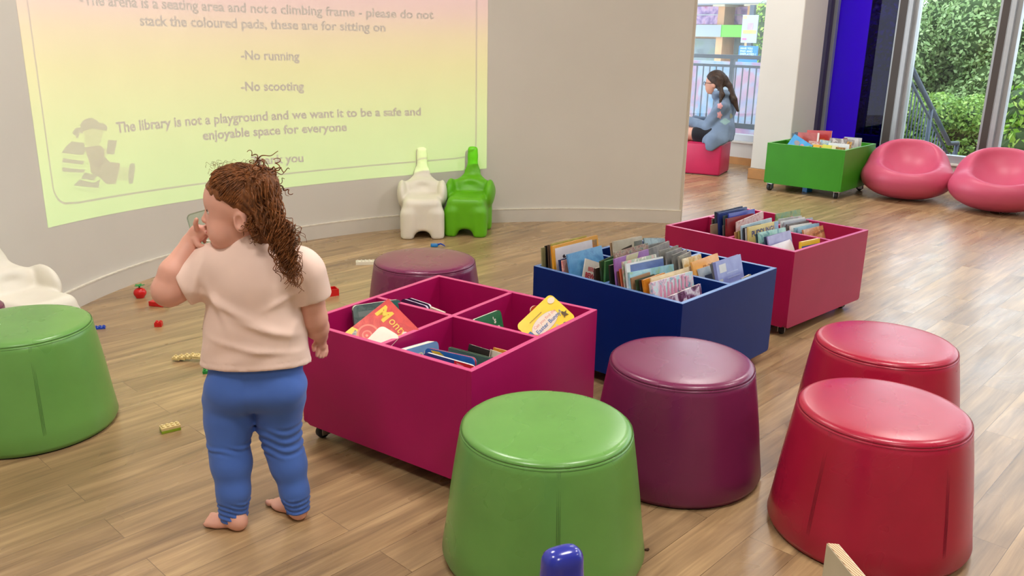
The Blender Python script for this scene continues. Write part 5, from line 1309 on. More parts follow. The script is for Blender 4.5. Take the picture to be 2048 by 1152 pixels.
# dark shorts and shoes
def gshort():
    fs = [cone(hip + GL * .075 * s, hip + GL * .075 * s + GH * .20 + np.array([0, 0, -.011]), .088, .078) for s in (1, -1)]
    return union(fs + [ell(hip, (.12, .17, .09), GX)], .02)
child_of(soft('shorts', inter(gshort(), half((0, 0, SEAT - .002), (0, 0, -1)), .003), GLO, GHI, .008, cloth_mat('black_shorts', S(34, 34, 40)), None, 1), girl)
for s in (1, -1):
    o = hip + GL * .075 * s + GH * .39; an = np.array([o[0], o[1], .05]); toe = an + GH * .16; toe[2] = .03
    child_of(soft('shoe', inter(union([cone(np.array([an[0], an[1], .042]), toe, .047, .036), cone(np.array([an[0], an[1], .04]), np.array([an[0], an[1], .085]), .044, .042)], .02), half((0, 0, 0.0005), (0, 0, -1)), .004), GLO, GHI, .006, mat('dark_trainer', S(58, 50, 48), 0.7, 0.1), None, 1), girl)
# patches on the back of the jacket: found by casting on to the jacket
jk = [o for o in girl.children if o.name.startswith('jacket')][0]
from mathutils.bvhtree import BVHTree
bmj = bmesh.new(); bmj.from_mesh(jk.data); bv = BVHTree.FromBMesh(bmj); bmj.free()
def patch(name, cx, cy, outline, m):
    bm = bmesh.new(); rings = []
    for k in (1.0, 0.55, 0.12):
        r = []
        for dx, dy in outline:
            px, py = cx + dx * k, cy + dy * k; d = ray(px, py).normalized(); hit = bv.ray_cast(EYE, d)
            if hit[0] is None: bm.free(); return
            r.append(bm.verts.new(hit[0] + hit[1] * .003))
        rings.append(r)
    n = len(outline)
    for a, b in zip(rings, rings[1:]):
        for k in range(n): bm.faces.new((a[k], a[(k + 1) % n], b[(k + 1) % n], b[k]))
    bm.faces.new(rings[-1]); child_of(from_bm(name, bm, m), girl)
def blob(rx, ry, n=14, lob=0, amp=.25): return [(rx * math.cos(2 * PI * k / n) * (1 + amp * math.cos(lob * 2 * PI * k / n)), ry * math.sin(2 * PI * k / n) * (1 + amp * math.cos(lob * 2 * PI * k / n))) for k in range(n)]
M_PK, M_NV, M_TL = cloth_mat('pink_patch', S(216, 158, 160)), cloth_mat('dark_patch', S(62, 72, 88)), cloth_mat('teal_patch', S(140, 170, 172))
patch('flower_patch', 1439, 230, blob(4.5, 7, 20, 5, .22), M_PK); patch('flower_patch', 1440, 212, blob(5, 5.5, 20, 5, .18), M_PK)
patch('dark_patch', 1459, 228, [(-9, 2), (-4, -8), (3, -12), (8, -4), (10, 6), (4, 14), (-2, 20), (-5, 10)], M_NV); patch('teal_patch', 1450, 243, blob(9, 6, 16, 4, .15), M_TL); patch('teal_patch', 1462, 232, blob(3, 5, 12, 3, .2), mat('olive_patch', S(150, 154, 130), .9))
# the book in her hands
wr = (chest + GL * .15 + GH * .12 + np.array([0, 0, -.21])) + GH * .23 - GL * .07 + np.array([0, 0, .05]) + GH * .08
bk = thing('book', 'brown storybook held open by the reading girl', 'book', tuple(wr)); bo = Vector(wr)
mb = wr - GL * .08 + U_ * .03
for s in (1, -1):
    x = GL * s * .92 + GH * -.25; Mx = frame(Vector(mb) - bo, Vector(x), Vector(-GH * .75 + U_ * .6))
    bm = bmesh.new(); add_box(bm, (.002, -.10, -.003), (.13, .10, 0), Mx, .001, 1); from_bm('cover', bm, mat('brown_cover', S(150, 104, 62), .6), bk)
    bm = bmesh.new(); add_box(bm, (.003, -.096, .0004), (.125, .096, .008), Mx, .002, 1); from_bm('pages', bm, mat('book_pages', S(232, 222, 200), .8), bk)
# ------------------------------------------------------------------ books in the boxes
_cm = {}
def cover_mat(*cols, scale=14.0, seed=0.0):
    k = (cols, scale, seed)
    if k in _cm: return _cm[k]
    m, t, b = nodes('book_cover'); co = obj_co(t)
    if len(cols) == 1:
        f = noise(t, co, 30); c = S(*cols[0]); t.links.new(ramp(t, f, [(0.3, tuple(x * .92 for x in c[:3]) + (1,)), (0.7, c)]), b.inputs['Base Color'])
    else:
        ad = N(t, 'ShaderNodeVectorMath', operation='ADD'); t.links.new(co, ad.inputs[0]); ad.inputs[1].default_value = (seed, seed * .7, seed * .3)
        f = noise(t, ad.outputs[0], scale, 4, 0.6, 0.8); n = len(cols)
        t.links.new(ramp(t, f, [(0.36 + 0.28 * i / max(1, n - 1), S(*c)) for i, c in enumerate(cols)]), b.inputs['Base Color'])
    b.inputs['Roughness'].default_value = 0.32; b.inputs['Coat Weight'].default_value = 0.15; _cm[k] = m; return m
M_PAGES = mat('paper_pages', S(228, 220, 204), 0.85, 0.06, 200); M_GREYPAGES = mat('grey_paper_pages', S(176, 172, 164), 0.85, 0.08, 200)
def make_book(M, w, h, t, cols, label, group, kind='paper', scale=14.0, seed=0.0, extras=(), bend=0.0, pages=None, roll=0.0):
    b = thing('book', label, 'book', M @ Vector((w / 2, -h, -t / 2)), 0, group); Mi = Matrix.Translation(-Vector(b.location)) @ M
    cm = cover_mat(*cols, scale=scale, seed=seed); pm = pages or M_PAGES; ct = {'hard': .0026, 'paper': .0012, 'board': .0016}[kind]; ins = {'hard': .004, 'paper': .0008, 'board': 0.0004}[kind]
    def bent(bm):
        if bend:
            for v in bm.verts: v.co.z -= bend * (v.co.x / w) ** 2 * w; v.co.x -= .15 * bend * v.co.x * (v.co.x / w)
        bm.transform(Mi)
    def slab_(bm, x0, x1, y0, y1, z0, z1, r=0.0):
        if r: add_poly(bm, rrect(x0, y0, x1, y1, r, 5), Matrix.Translation((0, 0, z0)), z1 - z0); return
        n = 7 if bend else 1
        vs = []
        for i in range(n + 1):
            x = x0 + (x1 - x0) * i / n; vs.append([bm.verts.new((x, y, z)) for y, z in ((y0, z0), (y1, z0), (y1, z1), (y0, z1))])
        for i in range(n):
            for k in range(4): bm.faces.new((vs[i][k], vs[i + 1][k], vs[i + 1][(k + 1) % 4], vs[i][(k + 1) % 4]))
        bm.faces.new(vs[0]); bm.faces.new(vs[-1][::-1])
    r = .016 if kind == 'board' else 0
    bm = bmesh.new(); slab_(bm, 0, w, -h, 0, -ct, 0, r); slab_(bm, 0, w, -h, 0, -t, -t + ct, r)
    slab_(bm, -.0008, .0016, -h + r, -r, -t + ct, -ct) if not r else slab_(bm, 0.0, .0016, -h + r, -r, -t + ct, -ct)
    bmesh.ops.recalc_face_normals(bm, faces=bm.faces); bent(bm); from_bm('cover', bm, cm, b)
    bm = bmesh.new(); slab_(bm, .0018, w - ins, -h + ins, -ins, -t + ct + .0001, -ct - .0001, r * .9); bmesh.ops.recalc_face_normals(bm, faces=bm.faces); bent(bm); from_bm('pages', bm, pm, b)
    for ei, e in enumerate(extras):
        bm = bmesh.new(); zo = .0002 + .00035 * ei
        if e[0] == 'band':
            _, x0, x1, y0, y1, c = e; slab_(bm, x0 * w, x1 * w, -y1 * h, -y0 * h, zo, zo + .0003); nm = 'cover_panel'
        elif e[0] == 'oval':
            _, x, y, rx, ry, c = e; add_poly(bm, [(x * w + rx * w * math.cos(2 * PI * k / 28), -y * h + ry * h * math.sin(2 * PI * k / 28)) for k in range(28)], Matrix.Translation((0, 0, zo)), .0003); nm = 'cover_picture'
        elif e[0] == 'poly':
            _, pts, c = e; add_poly(bm, [(x * w, -y * h) for x, y in pts], Matrix.Translation((0, 0, zo)), .0003); nm = 'cover_picture'
        else:
            _, s, x, y, sz, c, bo, an = (e + (0.02, 0.0))[:8] if len(e) < 8 else e
            put_text(bm, s, Matrix.Translation((x * w, -y * h, zo + .0003)) @ Matrix.Rotation(an, 4, 'Z'), sz, bo); nm = 'title'
        bmesh.ops.recalc_face_normals(bm, faces=bm.faces)
        if nm == 'title':
            for f in bm.faces:
                if f.normal.z < 0: f.normal_flip()
        bent(bm); from_bm(nm, bm, cover_mat(c) if isinstance(c[0], (int, float)) else cover_mat(*c), b)
    return b
def lray(key, px, py):
    Mi = box_M(key).inverted(); e = Mi @ EYE; d = Mi.to_3x3() @ ray(px, py); return e, d
def hit(key, px, py, ax, val):
    e, d = lray(key, px, py); return e + d * ((val - e[ax]) / d[ax])
BOXNAME = {'magenta': 'magenta box', 'blue': 'navy box', 'crimson': 'crimson box', 'green': 'green box'}
def row_book(key, TL, TR, label, cols, u0=.022, v=None, w=None, lean=13, t=.010, vmin=.02, kind='paper', **kw):
    """upright book whose cover faces the near corner: top-left and top-right corners of the cover in pixels"""
    a = hit(key, *TL, 0, u0) if v is None else hit(key, *TL, 1, v)
    if a.x < .0195: a = hit(key, *TL, 0, .0195 if u0 < .3 else u0)
    if w is None: b = hit(key, *TR, 1, a.y)
    else: b = Vector((a.x + w, a.y, a.z))
    if a.x < .361 and b.x > .40: a = a.lerp(b, (.3635 - a.x) / (b.x - a.x))
    elif a.x < .31 and b.x > .343: b = a.lerp(b, (.343 - a.x) / (b.x - a.x))
    hz = a.z - FLOORZ - .0015; vb = max(vmin + .0005, a.y - math.tan(math.radians(lean)) * hz); th = math.atan2(a.y - vb, hz)
    h = min(hz / math.cos(th), 0.36); X = (b - a).normalized(); Z = Vector((0, -math.cos(th), math.sin(th)))
    return make_book(box_M(key) @ frame(a, X, Z), (b - a).length, h, t, cols, label, 'books in the ' + BOXNAME[key], kind, **kw)
def end_book(key, TL, TR, label, cols, u, lean=12, t=.010, umin=.02, kind='paper', h=None, **kw):
    """upright book whose cover faces the left end panel, its top edge along v"""
    BW = dims(key)[0]; a = hit(key, *TL, 0, u); b = hit(key, *TR, 0, u); lo_ = .020; a.y = min(max(a.y, lo_ + .04), BW - .020); b.y = max(b.y, lo_) if b.y < BW / 2 else b.y; hz = a.z - FLOORZ - .0015 if h is None else h
    ub = max(umin + .0005, a.x - math.tan(math.radians(lean)) * hz); th = math.atan2(a.x - ub, hz)
    X = (b - a).normalized(); Z = Vector((-math.cos(th), 0, math.sin(th)))
    return make_book(box_M(key) @ frame(a, X, Z), (b - a).length, hz / math.cos(th), t, cols, label, 'books in the ' + BOXNAME[key], kind, **kw)
def free_book(key, P0, z0, P1, h, az, tilt, t, cols, label, kind='paper', **kw):
    """tilted book: corner P0 (pixel, at height z0), edge running to pixel P1, cover plane facing azimuth az (degrees) tilted up by tilt"""
    o = at_z(*P0, z0); n = Vector((math.cos(math.radians(az)) * math.cos(math.radians(tilt)), math.sin(math.radians(az)) * math.cos(math.radians(tilt)), math.sin(math.radians(tilt))))
    p1 = at_plane(*P1, o, n); return make_book(frame(o, p1 - o, n), (p1 - o).length, h, t, cols, label, 'books in the ' + BOXNAME[key], kind, **kw)
R_ = random.Random(9)
# ---- navy box, left row (behind the cross divider), from the left end
rb = lambda TL, TR, lab, cols, **k: row_book('blue', TL, TR, lab, cols, **k)
C_ = dict(vmin=.363)
rb((1084, 496), None, 'thin olive paperback at the left end of the navy box', ((150, 150, 108),), w=.20, t=.006, lean=4, **C_)
rb((1091, 492), None, 'black paperback second from the left end of the navy box', ((40, 38, 38),), w=.21, t=.006, lean=5, v=.683, **C_)
rb((1097, 490), None, 'brown paperback third from the left end of the navy box', ((110, 86, 70),), w=.20, t=.007, lean=6, v=.670, **C_)
rb((1101, 490), None, 'taupe paperback fourth from the left end of the navy box', ((140, 118, 96),), w=.19, t=.006, lean=7, v=.660, **C_)
rb((1103, 488), (1173, 471), 'yellow-green picture book just behind the amber-bordered one in the navy box', ((196, 190, 92), (170, 160, 80)), v=.651, t=.006, lean=8, **C_)
rb((1104, 493), (1195, 470), 'tall amber-bordered book at the left of the navy box', ((236, 166, 44),), t=.008, lean=9, extras=(('band', .80, .97, .05, .24, ((40, 110, 70), (200, 120, 50))),), **C_)
rb((1110, 497), (1184, 479), 'white picture book with red foot before the amber one in the navy box', ((226, 218, 222),), v=.628, t=.007, lean=10, extras=(('band', 0, 1, .30, 1, (150, 44, 46)), ('poly', [(.17, .12), (.22, .10), (.25, .14), (.31, .11), (.28, .17), (.24, .24), (.21, .18)], (50, 26, 26)), ('band', .40, .92, .195, .215, (150, 124, 150))), **C_)
rb((1119, 520), (1140, 513), 'small navy paperback beside the painted blue book in the navy box', ((34, 52, 100),), t=.008, lean=10, **C_)
rb((1125, 521), (1143, 517), 'small coral pink book with a face beside the painted blue one in the navy box', ((226, 130, 126), (240, 190, 170), (200, 90, 100)), t=.008, lean=11, scale=30, extras=(('oval', .45, .14, .3, .09, (205, 150, 130)),), **C_)
rb((1135, 509), (1203, 491), 'large painted sky-blue book leaning in the left half of the navy box', ((70, 132, 190), (96, 160, 210), (80, 144, 198)), t=.009, lean=15, scale=9, **C_)
rb((1172, 517), (1204, 527), 'white book with red capitals in front of the painted blue one in the navy box', ((226, 218, 204),), u0=.105, t=.006, lean=8, extras=(('text', 'BERRIES', .22, .16, .022, (196, 60, 70), 0.03, 0.0), ('text', 'BEWARE', .10, .27, .030, (190, 40, 56), 0.04, 0.0), ('band', 0.12, 0.8, 0.36, 0.375, (150, 130, 128)), ('band', 0.12, 0.7, 0.42, 0.435, (150, 130, 128)), ('band', 0.12, 0.75, 0.48, 0.495, (150, 130, 128))), **C_)
rb((1191, 537), None, 'dark brown paperback just left of the green books in the navy box', ((66, 50, 42),), w=.16, t=.010, lean=5, v=.425, **C_)
rb((1202, 523), (1230, 511), 'dark green hardback left of the mid green one in the navy box', ((38, 66, 42), (58, 84, 52)), t=.010, lean=6, v=.400, kind='hard', **C_)
rb((1212, 523), (1236, 516), 'mid green hardback in the middle of the navy box', ((58, 116, 66), (70, 130, 78)), v=.374, t=.009, lean=1, vmin=.362, kind='hard')
# ---- navy box, near row
rb((1220, 531), None, 'black book with a green spine in the middle of the navy box', ((30, 44, 36),), w=.12, t=.008, lean=8, v=.340)
rb((1229, 505), (1296, 486), 'patterned beige picture book behind the purple one in the navy box', ((176, 160, 140), (120, 70, 70), (170, 150, 130), (90, 110, 100)), v=.342, t=.006, lean=9, scale=40)
rb((1229, 518), (1297, 498), 'purple picture book with a cream patch in the navy box', ((146, 96, 170), (160, 112, 184)), v=.325, t=.007, lean=10, extras=(('poly', [(.34, 0.0), (.70, 0.0), (.60, .12), (.40, .2), (.28, .12)], (196, 192, 160)),))
rb((1236, 543), None, 'slim brown paperback in front of the purple one in the navy box', ((104, 62, 48),), w=.13, t=.006, v=.300)
rb((1240, 538), None, 'slim orange-red paperback in front of the purple one in the navy box', ((206, 110, 74),), w=.14, t=.006, v=.290)
rb((1246, 536), None, 'slim white paperback left of the blue-topped book in the navy box', ((222, 216, 206),), w=.15, t=.006, v=.281)
rb((1245, 524), (1312, 508), 'pale pink and white picture book behind the blue-topped one in the navy box', ((226, 214, 204), (150, 176, 150), (214, 160, 160)), v=.274, t=.006, scale=30)
rb((1252, 528), (1326, 513), 'white picture book with a broad blue top band in the navy box', ((214, 222, 226),), t=.007, v=.264, extras=(('band', .10, 1, 0.02, .20, ((66, 96, 168), (54, 82, 150))),))
rb((1259, 545), (1347, 528), 'pale ice-blue picture book in front of the blue-topped one in the navy box', ((176, 214, 226), (140, 196, 216), (150, 190, 160)), v=.250, t=.008, scale=18)
rb((1263, 556), None, 'small tan paperback under the ice-blue one in the navy box', ((170, 130, 96),), w=.12, t=.006, v=.226)
rb((1272, 560), None, 'small dark green paperback left of the amber one in the navy box', ((60, 76, 50),), w=.12, t=.006, v=.214)
rb((1280, 560), None, 'small dark brown paperback left of the amber one in the navy box', ((56, 46, 40),), w=.13, t=.006, v=.204)
rb((1287, 560), (1330, 545), 'amber orange book left of the illustrated icy book in the navy box', ((226, 152, 44), (206, 126, 36)), v=.190, t=.009)
rb((1302, 556), (1378, 534), 'cream-edged picture book right behind the illustrated icy one in the navy box', ((232, 214, 172), (214, 190, 150)), v=.172, t=.006)
rb((1300, 568), None, 'white paperback spine left of the illustrated icy book in the navy box', ((230, 222, 214),), w=.20, t=.006, v=.160)
rb((1304, 565), (1385, 542), 'illustrated icy-blue book with pink lettering at the front of the navy box', ((170, 214, 222), (206, 226, 230), (226, 176, 200), (120, 170, 190)), v=.148, t=.010, scale=26, seed=3, extras=(('poly', [(0.140, 0.260), (0.170, 0.060), (0.205, 0.070), (0.200, 0.270)], (222, 150, 180)), ('poly', [(0.230, 0.250), (0.260, 0.082), (0.295, 0.092), (0.290, 0.260)], (222, 150, 180)), ('poly', [(0.320, 0.240), (0.350, 0.044), (0.385, 0.054), (0.380, 0.250)], (222, 150, 180)), ('poly', [(0.410, 0.230), (0.440, 0.066), (0.475, 0.076), (0.470, 0.240)], (222, 150, 180)), ('poly', [(0.500, 0.220), (0.530, 0.028), (0.565, 0.038), (0.560, 0.230)], (222, 150, 180)), ('poly', [(0.590, 0.210), (0.620, 0.050), (0.655, 0.060), (0.650, 0.220)], (222, 150, 180)), ('poly', [(0.680, 0.200), (0.710, 0.012), (0.745, 0.022), (0.740, 0.210)], (222, 150, 180)), ('poly', [(0.770, 0.190), (0.800, 0.034), (0.835, 0.044), (0.830, 0.200)], (222, 150, 180))))
rb((1337, 594), (1401, 567), 'small mauve and white book lowest at the front corner of the navy box', ((214, 200, 222), (236, 226, 236), (150, 100, 140), (90, 40, 70)), v=.085, t=.008, scale=24, seed=5)
# ---- navy box, far rows
D_ = dict(u0=.375)
rb((1227, 483), (1284, 472), 'cream book with a dark drawing standing in the far left of the navy box', ((214, 206, 186), (200, 190, 168)), v=.600, t=.008, lean=10, extras=(('poly', [(.25, .14), (.62, .10), (.60, .22), (.48, .26), (.48, .5), (.40, .5), (.40, .26), (.3, .24)], (74, 60, 50)), ('oval', .46, .42, .07, .06, (196, 92, 40)), ('band', .70, .98, .06, .5, (120, 124, 112))), **C_)
rb((1222, 486), None, 'tan book right behind the cream drawing book in the navy box', ((180, 150, 116),), w=.20, v=.620, t=.008, lean=10, **C_)
rb((1288, 476), (1338, 475), 'teal grey floppy book behind the bent magazines in the navy box', ((84, 110, 114), (120, 140, 140), (60, 80, 86)), v=.500, t=.006, lean=20, bend=.10, scale=10, **C_)
for i, (TL, TR) in enumerate((((1286, 492), (1338, 483)), ((1290, 500), (1350, 481)), ((1298, 507), (1364, 490)), ((1306, 513), (1372, 494)), ((1326, 517), (1380, 498)), ((1334, 522), (1388, 502)))):
    nm = ('first', 'second', 'third', 'fourth', 'fifth', 'nearest')[i]
    rb(TL, TR, f'{nm} of the six bent grey magazines from the back of the navy box', ((150 + 8 * (i % 3), 150 + 6 * (i % 3), 148), (110, 112, 112)), v=.455 - .030 * i if i < 2 else .345 - .030 * (i - 2), t=.007, lean=10, bend=.10 + .02 * (i % 2), scale=12, seed=i, pages=M_GREYPAGES, vmin=.363 if i < 2 else .02)
rb((1341, 525), (1402, 508), 'pale yellow animal book left of the orange one in the navy box', ((226, 206, 150), (206, 170, 100), (232, 222, 190)), v=.235, t=.007, lean=16, scale=16, extras=(('text', 'CHICKEN', .08, .20, .020, (90, 70, 60), 0.03, 0.0),))
rb((1350, 542), (1412, 522), 'cream paperback in front of the pale yellow animal book in the navy box', ((232, 222, 200), (214, 200, 170)), v=.212, t=.006, lean=16)
rb((1375, 528), (1435, 506), 'orange book titled in brown capitals in the far corner of the navy box', ((230, 150, 62), (238, 176, 92)), v=.195, t=.008, lean=20, extras=(('text', 'FROG', .36, .17, .030, (150, 92, 40), 0.02, 0.0),))
rb((1398, 538), (1430, 528), 'small white and navy book between the orange and lavender-blue ones in the navy box', ((206, 214, 224), (170, 190, 210)), u0=.385, t=.010, lean=22, extras=(('band', .22, .95, .12, .30, (60, 70, 110)), ('band', .35, .8, .50, .56, (150, 140, 160))))
rb((1424, 527), None, 'grey-backed thick book right behind the lavender-blue one in the navy box', ((120, 120, 122),), w=.14, v=.128, t=.012, lean=22, kind='hard')
rb((1431, 525), (1481, 508), 'lavender-blue hardback with pale text lines at the right of the navy box', ((126, 134, 196), (140, 148, 206)), u0=.385, t=.014, lean=28, kind='hard', extras=(('band', .10, .36, .05, .16, (206, 206, 206)), ('band', .02, .17, .24, .95, (190, 192, 190)), ('band', .34, .80, .18, .195, (160, 168, 216)), ('band', .34, .86, .25, .265, (160, 168, 216)), ('band', .34, .80, .32, .335, (160, 168, 216)), ('band', .34, .84, .39, .405, (160, 168, 216))))
rb((1484, 557), (1502, 548), 'yellowish book tip low by the right rim of the navy box', ((176, 166, 130),), u0=.55, t=.010, lean=20)
# ---- crimson box, near side row
cbk = lambda TL, TR, lab, cols, **k: row_book('crimson', TL, TR, lab, cols, **k)
cbk((1422.5, 450), None, 'tan paperback spine at the left end of the crimson box row', ((150, 126, 104),), w=.16, t=.006, lean=5, **C_)
cbk((1425, 438), None, 'grey-brown paperback second in the crimson box row', ((112, 102, 92),), w=.20, t=.006, v=.500, lean=5, **C_)
cbk((1431.5, 423.7), (1462, 419), 'dark teal hardback at the back of the crimson box row', ((44, 62, 78),), t=.008, lean=8, kind='hard', v=.490, **C_)
cbk((1434, 424.5), (1485.5, 412), 'dark navy hardback behind the other navy book in the crimson box', ((36, 44, 74),), t=.008, lean=8, kind='hard', v=.474, **C_)
cbk((1437, 426), (1494, 413.5), 'deep blue hardback third of the blue books in the crimson box', ((30, 44, 104), (38, 54, 120)), t=.008, lean=9, kind='hard', v=.458, **C_)
cbk((1447.6, 431.7), None, 'small dark green paperback left of the bright blue book in the crimson box', ((60, 72, 70),), w=.16, t=.006, lean=9, v=.436, **C_)
cbk((1458, 427.4), (1513, 417), 'bright royal blue hardback in the crimson box', ((56, 66, 160), (66, 78, 176)), t=.007, lean=9, kind='hard', v=.424, **C_)
cbk((1447, 451), None, 'small grey paperback left of the maroon book in the crimson box', ((96, 90, 84),), w=.12, t=.006, lean=7, v=.412, **C_)
cbk((1454.2, 437.6), (1508, 426.6), 'maroon hardback with white page edges in the crimson box', ((134, 32, 40), (120, 28, 36)), t=.010, lean=7, kind='hard', v=.398, **C_)
cbk((1473, 444.5), (1527.4, 422), 'tilted pink and white floppy book in the crimson box', ((214, 170, 164), (226, 206, 206), (190, 120, 120)), t=.005, lean=4, v=.374, scale=20, vmin=.362)
cbk((1471, 464.5), None, 'small tan paperback spine low in the crimson box row', ((176, 130, 84),), w=.12, t=.008, v=.343, lean=8)
cbk((1478, 462), None, 'small mustard paperback spine low in the crimson box row', ((170, 150, 80),), w=.12, t=.007, v=.333, lean=8)
cbk((1483, 452), (1543.5, 435.4), 'light blue picture book behind the yellow titled one in the crimson box', ((150, 180, 200), (176, 200, 214)), t=.007, lean=9, v=.322)
cbk((1488, 456), None, 'black paperback spine left of the yellow titled book in the crimson box', ((44, 46, 52),), w=.15, t=.006, v=.308, lean=9)
cbk((1492, 457), None, 'white paperback spine left of the yellow titled book in the crimson box', ((206, 206, 204),), w=.15, t=.006, v=.299, lean=9)
cbk((1496.7, 454.5), (1559, 441), 'yellow book with big purple-blue title in the crimson box', ((222, 204, 132), (214, 190, 116)), t=.008, lean=10, v=.290, extras=(('text', 'PUDDLING!', .10, .175, .038, (66, 70, 130), 0.03, 0.03), ('band', .86, 1.0, 0, .8, (140, 176, 206))))
cbk((1513, 468), None, 'dark teal spine left of the mint green book in the crimson box', ((50, 84, 92),), w=.18, t=.007, v=.238, lean=12)
cbk((1518, 465.4), (1571.4, 454.5), 'mint green picture book in the crimson box', ((140, 200, 190), (170, 214, 204), (90, 150, 160)), t=.008, lean=12, v=.222, scale=18)
cbk((1530, 474), None, 'dark blue spine left of the lavender book in the crimson box', ((56, 72, 104),), w=.16, t=.007, v=.188, lean=14)
cbk((1535.5, 473.5), (1581, 460.3), 'lavender picture book in front of the mint one in the crimson box', ((140, 140, 190), (160, 158, 204)), t=.007, lean=16, v=.170)
cbk((1541, 491.8), (1595, 473.5), 'pale grey floppy book with dark specks at the near corner of the crimson box', ((214, 206, 212), (226, 220, 224)), t=.006, lean=30, v=.110, bend=.14, extras=(('oval', .72, .25, .05, .04, (150, 140, 144)), ('oval', .82, .28, .05, .04, (150, 140, 144)), ('oval', .93, .7, .04, .08, (110, 40, 56)), ('oval', .86, .75, .03, .07, (110, 40, 56))))
cbk((1603.6, 484), (1640, 476.4), 'yellow and blue striped book lying low at the right of the crimson box', ((236, 196, 44),), v=.050, t=.014, lean=20, extras=(('band', 0, 1, .09, .9, (50, 90, 160)),))
# ---- crimson box, far row
cbk((1552, 428), (1601, 418.6), 'green leafy picture book standing tallest in the far row of the crimson box', ((96, 126, 88), (140, 156, 96), (110, 150, 120)), v=.420, t=.006, lean=8, scale=18, **C_)
cbk((1558, 438), (1604, 431.5), 'pale grey book directly in front of the green leafy one in the crimson box', ((196, 204, 200), (160, 180, 176)), v=.374, t=.006, lean=2, vmin=.362)
cbk((1562, 443), (1610, 434), 'white-topped thin book in the far row of the crimson box', ((222, 224, 222), (190, 200, 206)), v=.342, t=.006, lean=9)
cbk((1568.5, 445), (1625.6, 434.7), 'grey-blue book in the far row of the crimson box', ((150, 156, 170), (170, 176, 186)), v=.326, t=.006, lean=9)
cbk((1574, 449), (1628, 438.5), 'dark-spined paperback in the far row of the crimson box', ((70, 66, 64), (110, 104, 100)), v=.310, t=.006, lean=10)
cbk((1581, 452), (1634.4, 443), 'white picture book in the far row of the crimson box', ((232, 230, 226),), v=.292, t=.007, lean=10)
cbk((1589, 456), (1642, 444), 'pale teal book second from the front of the far row in the crimson box', ((150, 190, 204),), v=.268, t=.006, lean=11)
cbk((1596.3, 456.6), (1649, 443), 'light blue-edged book behind the tan one in the crimson box', ((130, 176, 204), (150, 190, 214)), v=.252, t=.006, lean=12)
cbk((1606.5, 459.6), (1660, 447), 'tan book with red-brown title at the front of the far row in the crimson box', ((206, 156, 106), (190, 130, 86), (214, 176, 130)), v=.230, t=.009, lean=20, scale=22, kind='hard', extras=(('text', 'Wonderland', .30, .20, .024, (120, 66, 50), 0.01, 0.12), ('poly', [(.08, .20), (.24, .17), (.26, .22), (.12, .25)], (176, 70, 60))))
# ---- magenta box
mg = 'magenta'
free_book(mg, (705, 612), .420, (801, 598), .19, -62, 12, .016, ((96, 120, 116), (80, 104, 104), (110, 136, 130)), 'grey-green board book with rounded pale corners standing behind the red one', 'board', scale=20, extras=(('band', .10, .55, .12, .22, (130, 150, 146)), ('band', .82, .98, .03, .9, (52, 118, 112))))
free_book(mg, (776.6, 597), .490, (838, 659), .200, -87, 44, .012, ((214, 52, 44), (196, 34, 34), (222, 76, 60)), 'red picture book with a yellow title leaning in the left part of the magenta box', 'hard', scale=16, extras=(
    ('text', 'M', .08, .32, .058, (246, 196, 44), 0.05, 0.0), ('text', 'onty', .42, .27, .040, (240, 196, 60), 0.0, -0.03),
    ('poly', [(0, .74), (.22, .68), (.40, .92), (.34, 1.0), (0, 1.0)], (240, 206, 56)),
    ('oval', .36, .64, .24, .17, (232, 120, 96)), ('oval', .36, .64, .20, .14, (206, 44, 40)), ('oval', .36, .66, .11, .08, (232, 120, 100)), ('oval', .36, .66, .08, .055, (214, 60, 50)), ('oval', .37, .67, .03, .02, (236, 150, 120)),
    ('poly', [(.10, .74), (.16, .74), (.30, .86), (.52, .84), (.54, .88), (.32, .92), (.14, .84)], ((230, 226, 220), (60, 50, 50), (220, 214, 206))), ('oval', .62, .56, .07, .06, (200, 170, 160)), ('oval', .70, .54, .06, .05, (110, 100, 96)), ('oval', .93, .22, .10, .05, (236, 214, 206))))
free_book(mg, (763, 650), .440, (801, 673), .085, -79, 57, .008, ((222, 212, 196), (232, 224, 210)), 'white blank card-like book in front of the red one in the magenta box', 'board')
end_book(mg, (777, 590), (855, 613), 'first of two dark purple rounded board books in the far left of the magenta box', ((58, 36, 72), (70, 46, 88)), .470, lean=10, t=.012, kind='board', pages=mat('lilac_edges', S(206, 196, 214), 0.6))
end_book(mg, (786, 587.5), (861, 610), 'second dark purple rounded board book, behind its twin in the magenta box', ((52, 34, 66), (64, 44, 82)), .500, lean=10, t=.012, kind='board', pages=mat('pale_edges', S(214, 208, 216), 0.6))
end_book(mg, (860, 614), (888, 625), 'cream thin book edge right of the purple board books in the magenta box', ((232, 220, 196),), .440, lean=4, t=.010, umin=.363)
row_book(mg, (946, 640), (1001, 618.5), 'green board book with white curly letters in the far right of the magenta box', ((34, 118, 76), (30, 104, 66)), v=.290, t=.012, lean=14, kind='board', extras=(('text', "'s", .66, .17, .030, (238, 232, 220), 0.03, -0.1), ('text', 'BIG', .58, .32, .030, (238, 232, 220), 0.04, -0.05), ('band', .70, .99, .36, 1.0, (96, 50, 120))))
free_book(mg, (1059, 617), .400, (1075, 608), .12, -60, 15, .010, ((206, 84, 40), (190, 60, 40)), 'orange board book corner showing behind the yellow one in the magenta box', 'board')
